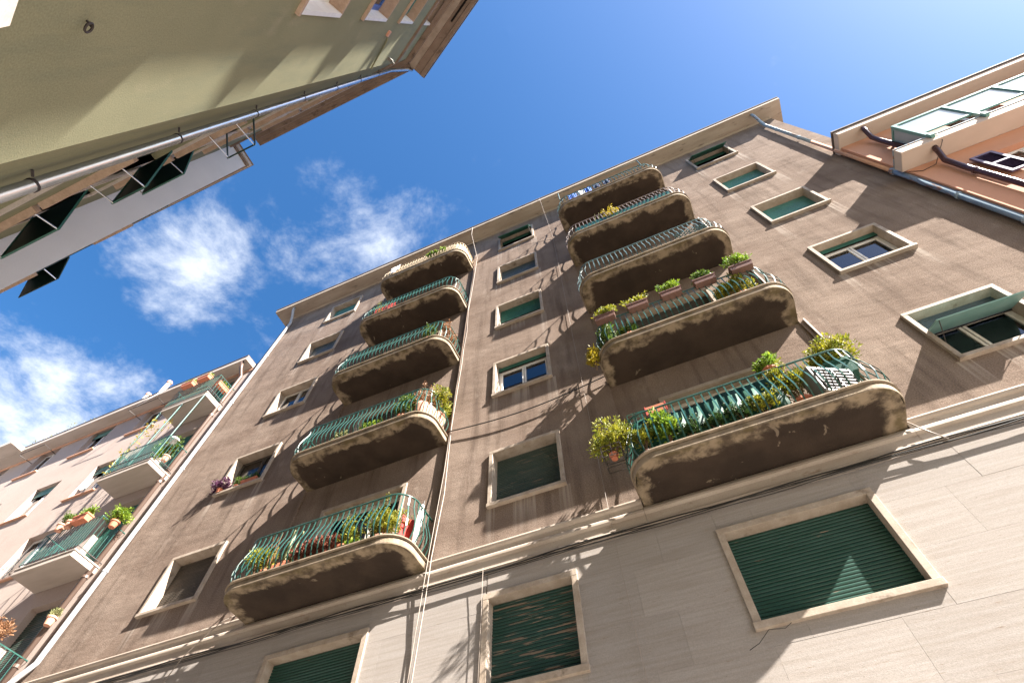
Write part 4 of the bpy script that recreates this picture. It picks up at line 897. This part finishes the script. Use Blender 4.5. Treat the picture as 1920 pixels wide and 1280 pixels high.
for i, (a, b, c, d, _) in enumerate(ohol):
    wdw = MB().box(a-.05, b+.05, -.06, .08, c-.06, c-.002).build('window', 'orange_trim', oh); casement(wdw, a, b, c, d, .14, 'white_paint', .05, 2)
    if i in (0, 2):   # louvred shutter swung out on its arms
        for sx, x_ in ((-1, a),):
            b_ = MB(); y0, y1, z0, z1 = -.02, -.50, c+.05, c+1.15
            fr = wdw
            xa, xb_ = a-.42, a+.0
            MB().box(xa, xa+.06, -.10, -.06, z0, z1).box(xb_-.06, xb_, -.10, -.06, z0, z1).box(xa+.06, xb_-.06, -.10, -.06, z0, z0+.06).box(xa+.06, xb_-.06, -.10, -.06, z1-.06, z1).box(xa+.06, xb_-.06, -.10, -.06, (z0+z1)/2-.03, (z0+z1)/2+.03).build('shutter_frame', 'plum_shutter', wdw)
            MB().box(xa+.06, xb_-.06, -.064, -.056, z0+.06, z1-.06).build('shutter_panel', 'plum_shutter', wdw)
            for k in range(20):
                z_ = z0+.08+k*.05
                MB().add([(xa+.06, -.095, z_), (xb_-.06, -.095, z_), (xb_-.06, -.065, z_+.035), (xa+.06, -.065, z_+.035)], [(0, 1, 2, 3)]).build('louvre', 'plum_shutter', wdw)
pipe(oh, [(7.75, -.30, OZ-.01), (7.72, -.28, OZ-.15), (7.74, -.12, OZ-.4), (7.76, -.09, OZ-.7), (7.76, -.09, 14.16)], .06, 'plum_pipe')
pipe(oh, [(7.75, -.30, 13.87), (7.74, -.25, 13.75), (7.72, -.10, 13.5), (7.70, -.09, 12.8), (7.70, -.09, 0)], .06, 'plum_pipe', collars=[(7.70, -.09, 12.6)])
cable('cable', 'thin dark wire looping under the orange house balcony slab', [(7.95, 5.52, 14.1), (7.9, 5.6, 13.84), (7.6, 5.97, 13.6), (7.3, 5.98, 13.55), (7.16, 6.0, 13.8)], .008, 'cable_black')

# ================================================================== green corner house on the left, behind the camera's shoulder
gh = thing('green_house', 'green plastered corner house with heavy brown cornice looming over the street', 'building', (-3.4, -.636, 0))
GZ = 21.9; TT = Vector((.898, -.44)).normalized(); NN = Vector((.44, .898)).normalized()
ang = atan2(-TT.y, -TT.x)      # local x of the big wall points from far end to the corner
S_END = 12.0
bw = bpy.data.objects.new('side_facade', None)  # replaced below by a mesh part
bpy.data.objects.remove(bw)
# big wall: local frame with origin at the corner, x = -(s - s_corner), y into the wall
def gx(s): return -(s+2.773)
gw = [(gx(-.35), gx(-1.45), 9.2, 11.0), (gx(-.35), gx(-1.45), 12.5, 14.5), (gx(-.35), gx(-1.45), 16.02, 18.0), (gx(-.35), gx(-1.45), 19.9, 21.75)]
gw += [(a-3.2, b-3.2, c, d) for a, b, c, d in gw]
big = wall(gh, -(S_END+2.77), 0, 0, GZ, [(a, b, c, d, .30) for a, b, c, d in gw], 'green_plaster', depth=.3)
big.rotation_euler = (0, 0, ang)
def gbox(b, name, m, par=None, **k):
    o = b.build(name, m, par or gh, **k)
    if par is None: o.rotation_euler = (0, 0, ang)
    return o
for i, (a, b, c, d) in enumerate(gw):
    o = gbox(MB().box(a-.06, b+.06, -.05, .29, c-.08, c-.002), 'window', 'stone_lintel')
    MB().box(b-.012, b+.05, -.03, .29, c, d).build('jamb', 'white_paint', o); MB().box(a-.05, a+.012, -.03, .29, c, d).build('jamb', 'white_paint', o); MB().box(a-.05, b+.05, -.025, .28, d-.002, d+.06).build('lintel', 'stone_lintel', o)
    casement(o, a+.012, b-.012, c, d, .2, 'blue_paint' if i % 4 == 1 else 'shutter_teal' if i % 4 == 2 else 'white_paint', .06, 2)
gbox(MB().prism([(0, 19.72), (.06, 19.72), (.07, 19.80), (.03, 19.83), (0, 19.83)], -(S_END+2.77), 0), 'string_course', 'green_cornice')
# cornice of the big wall, in steps
for nm, o0, o1, z0, z1, m_ in [('cornice_bed', 0, .16, GZ-.34, GZ-.10, 'green_cornice'), ('cornice_soffit', 0, .36, GZ-.098, GZ+.06, 'green_cornice_pale'), ('cornice_band', .362, .60, GZ-.03, GZ+.06, 'green_cornice'), ('cornice_lip', .602, .74, GZ-.07, GZ+.12, 'green_cornice')]:
    gbox(MB().box(-(S_END+2.77), .12 if o1 > .3 else 0.02, -o1, -o0, z0, z1), nm, m_, bevel=.012)
gbox(MB().box(-(S_END+2.77), .14, -.77, 6, GZ+.122, GZ+.17), 'roof_edge', 'roof_edge')
gbox(MB().box(-2.9, -2.2+.4, -.50, -.44, GZ-.05, GZ-.03), 'vent_slot', 'dark_room')
# street wall: local x runs along +x world; facing +y  -> use a frame turned by 180 degrees
st_root = gh
SWX = 6.1
rows_g = [(5.2, 7.3), (8.5, 10.9), (11.7, 14.0), (15.0, 17.4), (18.5, 20.9)]
sg = [(1.45, 2.75, c, d) for c, d in rows_g]+[(3.05, 4.15, c, d) for c, d in rows_g]
sw = wall(gh, 0, SWX, 0, GZ, [(a, b, c, d, .25) for a, b, c, d in sg], 'green_plaster', depth=.25, name='street_wall'); sw.rotation_euler = (0, 0, pi)
def sbox(b, name, m, par=None, **k):
    o = b.build(name, m, par or gh, **k)
    if par is None: o.rotation_euler = (0, 0, pi)
    return o
def flap(par, a, b, zh, L_, tilt, m='shutter_deep', open_frame=False):
    y1, z1 = -.03-L_*sin(tilt), zh-L_*cos(tilt)
    if not open_frame:
        awning(par, a, b, zh, -.03, z1, y1, m, arms=False)
    e = .016; fr = MB()
    fr.tube([(a, -.03, zh), (a, y1, z1), (b, y1, z1), (b, -.03, zh)], e, 4).build('flap_frame', 'shutter_deep' if open_frame else 'awning_green', par)
    for x in (a+.02, b-.02): MB().tube([(x, -.02, z1-.15), (x, y1, z1)], .010, 5).build('stay', 'galvanised', par)
FLAPS = [(1, 2.12, 2.74, 10.45, 1.12, 16, False), (2, 1.46, 2.06, 12.25, .68, 37, True), (6, 3.06, 4.12, 9.55, .97, 19, False), (7, 3.06, 4.05, 12.62, .82, 22, False)]
for i, (a, b, c, d) in enumerate(sg):
    o = sbox(MB().box(a-.10, b+.10, -.09, .2, c-.09, c-.002), 'window', 'stone_lintel')
    MB().box(a-.09, a, -.035, .24, c, d).build('jamb', 'stone_pale', o, bevel=.006); MB().box(b, b+.09, -.035, .24, c, d).build('jamb', 'stone_pale', o, bevel=.006); MB().box(a-.09, b+.09, -.04, .24, d+.002, d+.10).build('lintel', 'stone_pale', o)
    MB().box(a, b, .10, .12, c, d).build('shutter', 'shutter_deep', o)
    for (w_i, fa, fb, zh, L_, tl, op) in FLAPS:
        if w_i == i: flap(o, fa, fb, zh, L_, radians(tl), open_frame=op)
sbox(MB().prism([(0, 19.72), (.05, 19.72), (.06, 19.80), (.03, 19.83), (0, 19.83)], 0, SWX), 'string_course', 'green_cornice')
for nm, o0, o1, z0, z1, m_ in [('cornice_bed', 0, .14, GZ-.34, GZ-.10, 'green_cornice'), ('cornice_soffit', 0, .26, GZ-.098, GZ+.06, 'green_cornice'), ('cornice_lip', .262, .36, GZ-.07, GZ+.12, 'green_cornice')]:
    sbox(MB().box(-.02, SWX+.1, -o1, -o0, z0, z1), nm, m_, bevel=.012)
sbox(MB().quad((SWX, 0, 0), (SWX, 9, 0), (SWX, 9, GZ), (SWX, 0, GZ)), 'end_wall', 'green_plaster')
dp_ = MB().tube([(-.32-.55, -.30, GZ-.02), (-.78, -.20, GZ-.35), (.60, -.12, GZ-.75)][:0] or [(.02, -.36, GZ-.02), (.10, -.30, GZ-.25), (.52, -.11, GZ-.9), (.56, -.10, GZ-1.4), (.56, -.10, 0)], .052, 10).build('drainpipe', 'galvanised', gh, smooth=True); dp_.rotation_euler = (0, 0, pi)
for z_ in (6.0, 8.2, 10.4, 12.6, 14.8, 17.0, 19.2):
    MB().tube([(.56, -.10, z_-.012), (.56, -.10, z_+.012)], .060, 10).tube([(.46, -.01, z_), (.5, -.05, z_)], .012, 5).build('bracket', 'iron', dp_)
# small fittings on the big wall
hk = MB(); hk.tube([(gx(-1.69)+.034*cos(t*.45), -.06, 5.50+.034*sin(t*.45)) for t in range(15)], .008, 5).tube([(gx(-1.69), 0, 5.57), (gx(-1.69), -.06, 5.53)], .008, 5)
gbox(hk, 'iron_ring', 'iron')
gbox(MB().tube([(gx(-2.76), -.03, 16.26), (gx(-1.95), -.03, 15.92), (gx(-1.90), -.0, 15.90)], .022, 6), 'wall_pipe', 'green_plaster')
gbox(MB().box(gx(-1.72), gx(-1.85), -.05, 0, 15.56, 15.72), 'vent_cover', 'terracotta_pale')
gbox(MB().box(gx(-2.52), gx(-2.60), -.14, 0, 17.88, 17.98).tube([(gx(-2.56), -.10, 17.93), (gx(-2.56), -.22, 17.80)], .03, 6), 'camera_lamp', 'metal_box')
gbox(MB().prism([(0, 3.2), (.22, 3.2), (.24, 4.3), (.16, 4.72), (0, 4.80)], gx(2.5), gx(-1.60)), 'stone_surround', 'stone_pale', fix=True)

# ================================================================== grey house beyond it, gable end towards the viewer
gr = thing('grey_house', 'grey plastered house with a blank end wall beyond the green corner house', 'building', (-9.6, 0, 0))
MB().quad((0, -9, 0), (0, .075, 0), (0, .075, 20.1), (0, -9, 20.1)).quad((0, .075, 0), (-14, .075, 0), (-14, .075, 20.1), (0, .075, 20.1)).build('wall', 'grey_plaster', gr, fix=True)
MB().box(-14, .05, -9, .12, 20.103, 20.2).build('cornice', 'green_cornice', gr); MB().box(-14, .09, -9, .15, 20.203, 20.36).build('cornice_lip', 'stone_pale', gr); MB().box(-14, .11, -9, .17, 20.363, 20.42).build('roof_edge', 'green_cornice', gr)
for i, z_ in enumerate((8.3, 11.4, 14.5)):
    for k in range(2):
        x_ = -.55-k*2.4
        o = MB().box(x_-1.15, x_+.05, .076, .14, z_-.08, z_).build('window', 'stone_lintel', gr); MB().box(x_-1.1, x_, .077, .10, z_+.002, z_+1.7).build('shutter', 'shutter_deep', o)
        if i == 1 and k == 0:
            b_ = MB(); b_.add([(x_-1.1, .10, z_+.95), (x_, .10, z_+.95), (x_, .36, z_+.35), (x_-1.1, .36, z_+.35), (x_-1.1, .12, z_+.96), (x_, .12, z_+.96), (x_, .375, z_+.36), (x_-1.1, .375, z_+.36)],
                   [(0, 1, 2, 3), (7, 6, 5, 4), (0, 4, 5, 1), (1, 5, 6, 2), (2, 6, 7, 3), (3, 7, 4, 0)]); b_.build('flap', 'shutter_deep', o, fix=True); MB().tube([(x_-.05, .1, z_+.3), (x_-.05, .36, z_+.35)], .01, 5).build('stay', 'galvanised', o)

# ================================================================== unseen house behind the viewer, shaped to shade the green wall
nb_ = thing('shading_house', 'unseen plain green-grey house along the side street, stepped forward to shade the green wall', 'building', (-3.4, -.636, 0))
s0 = 4.0; nst = .976; zroof = 22.9
def nbx(b, nm, m_):
    o = b.build(nm, m_, nb_, fix=True); o.rotation_euler = (0, 0, ang); return o
nbx(MB().box(gx(16), gx(s0), -nst, 0, 0, zroof), 'wall', 'green_plaster')
for dz_ in (-3.4, 0, 3.45, 6.95):  # ledges outlined so their shadows break the sun into patches on each floor
    nbx(MB().prism([(nst, 13.70+dz_), (nst+.10, 14.28+dz_), (nst+.12, 14.42+dz_), (nst+.065, 14.46+dz_), (nst+.065, 15.25+dz_), (nst, 15.32+dz_)], gx(s0+1.5), gx(s0)), 'shadow_ledge', 'green_plaster')
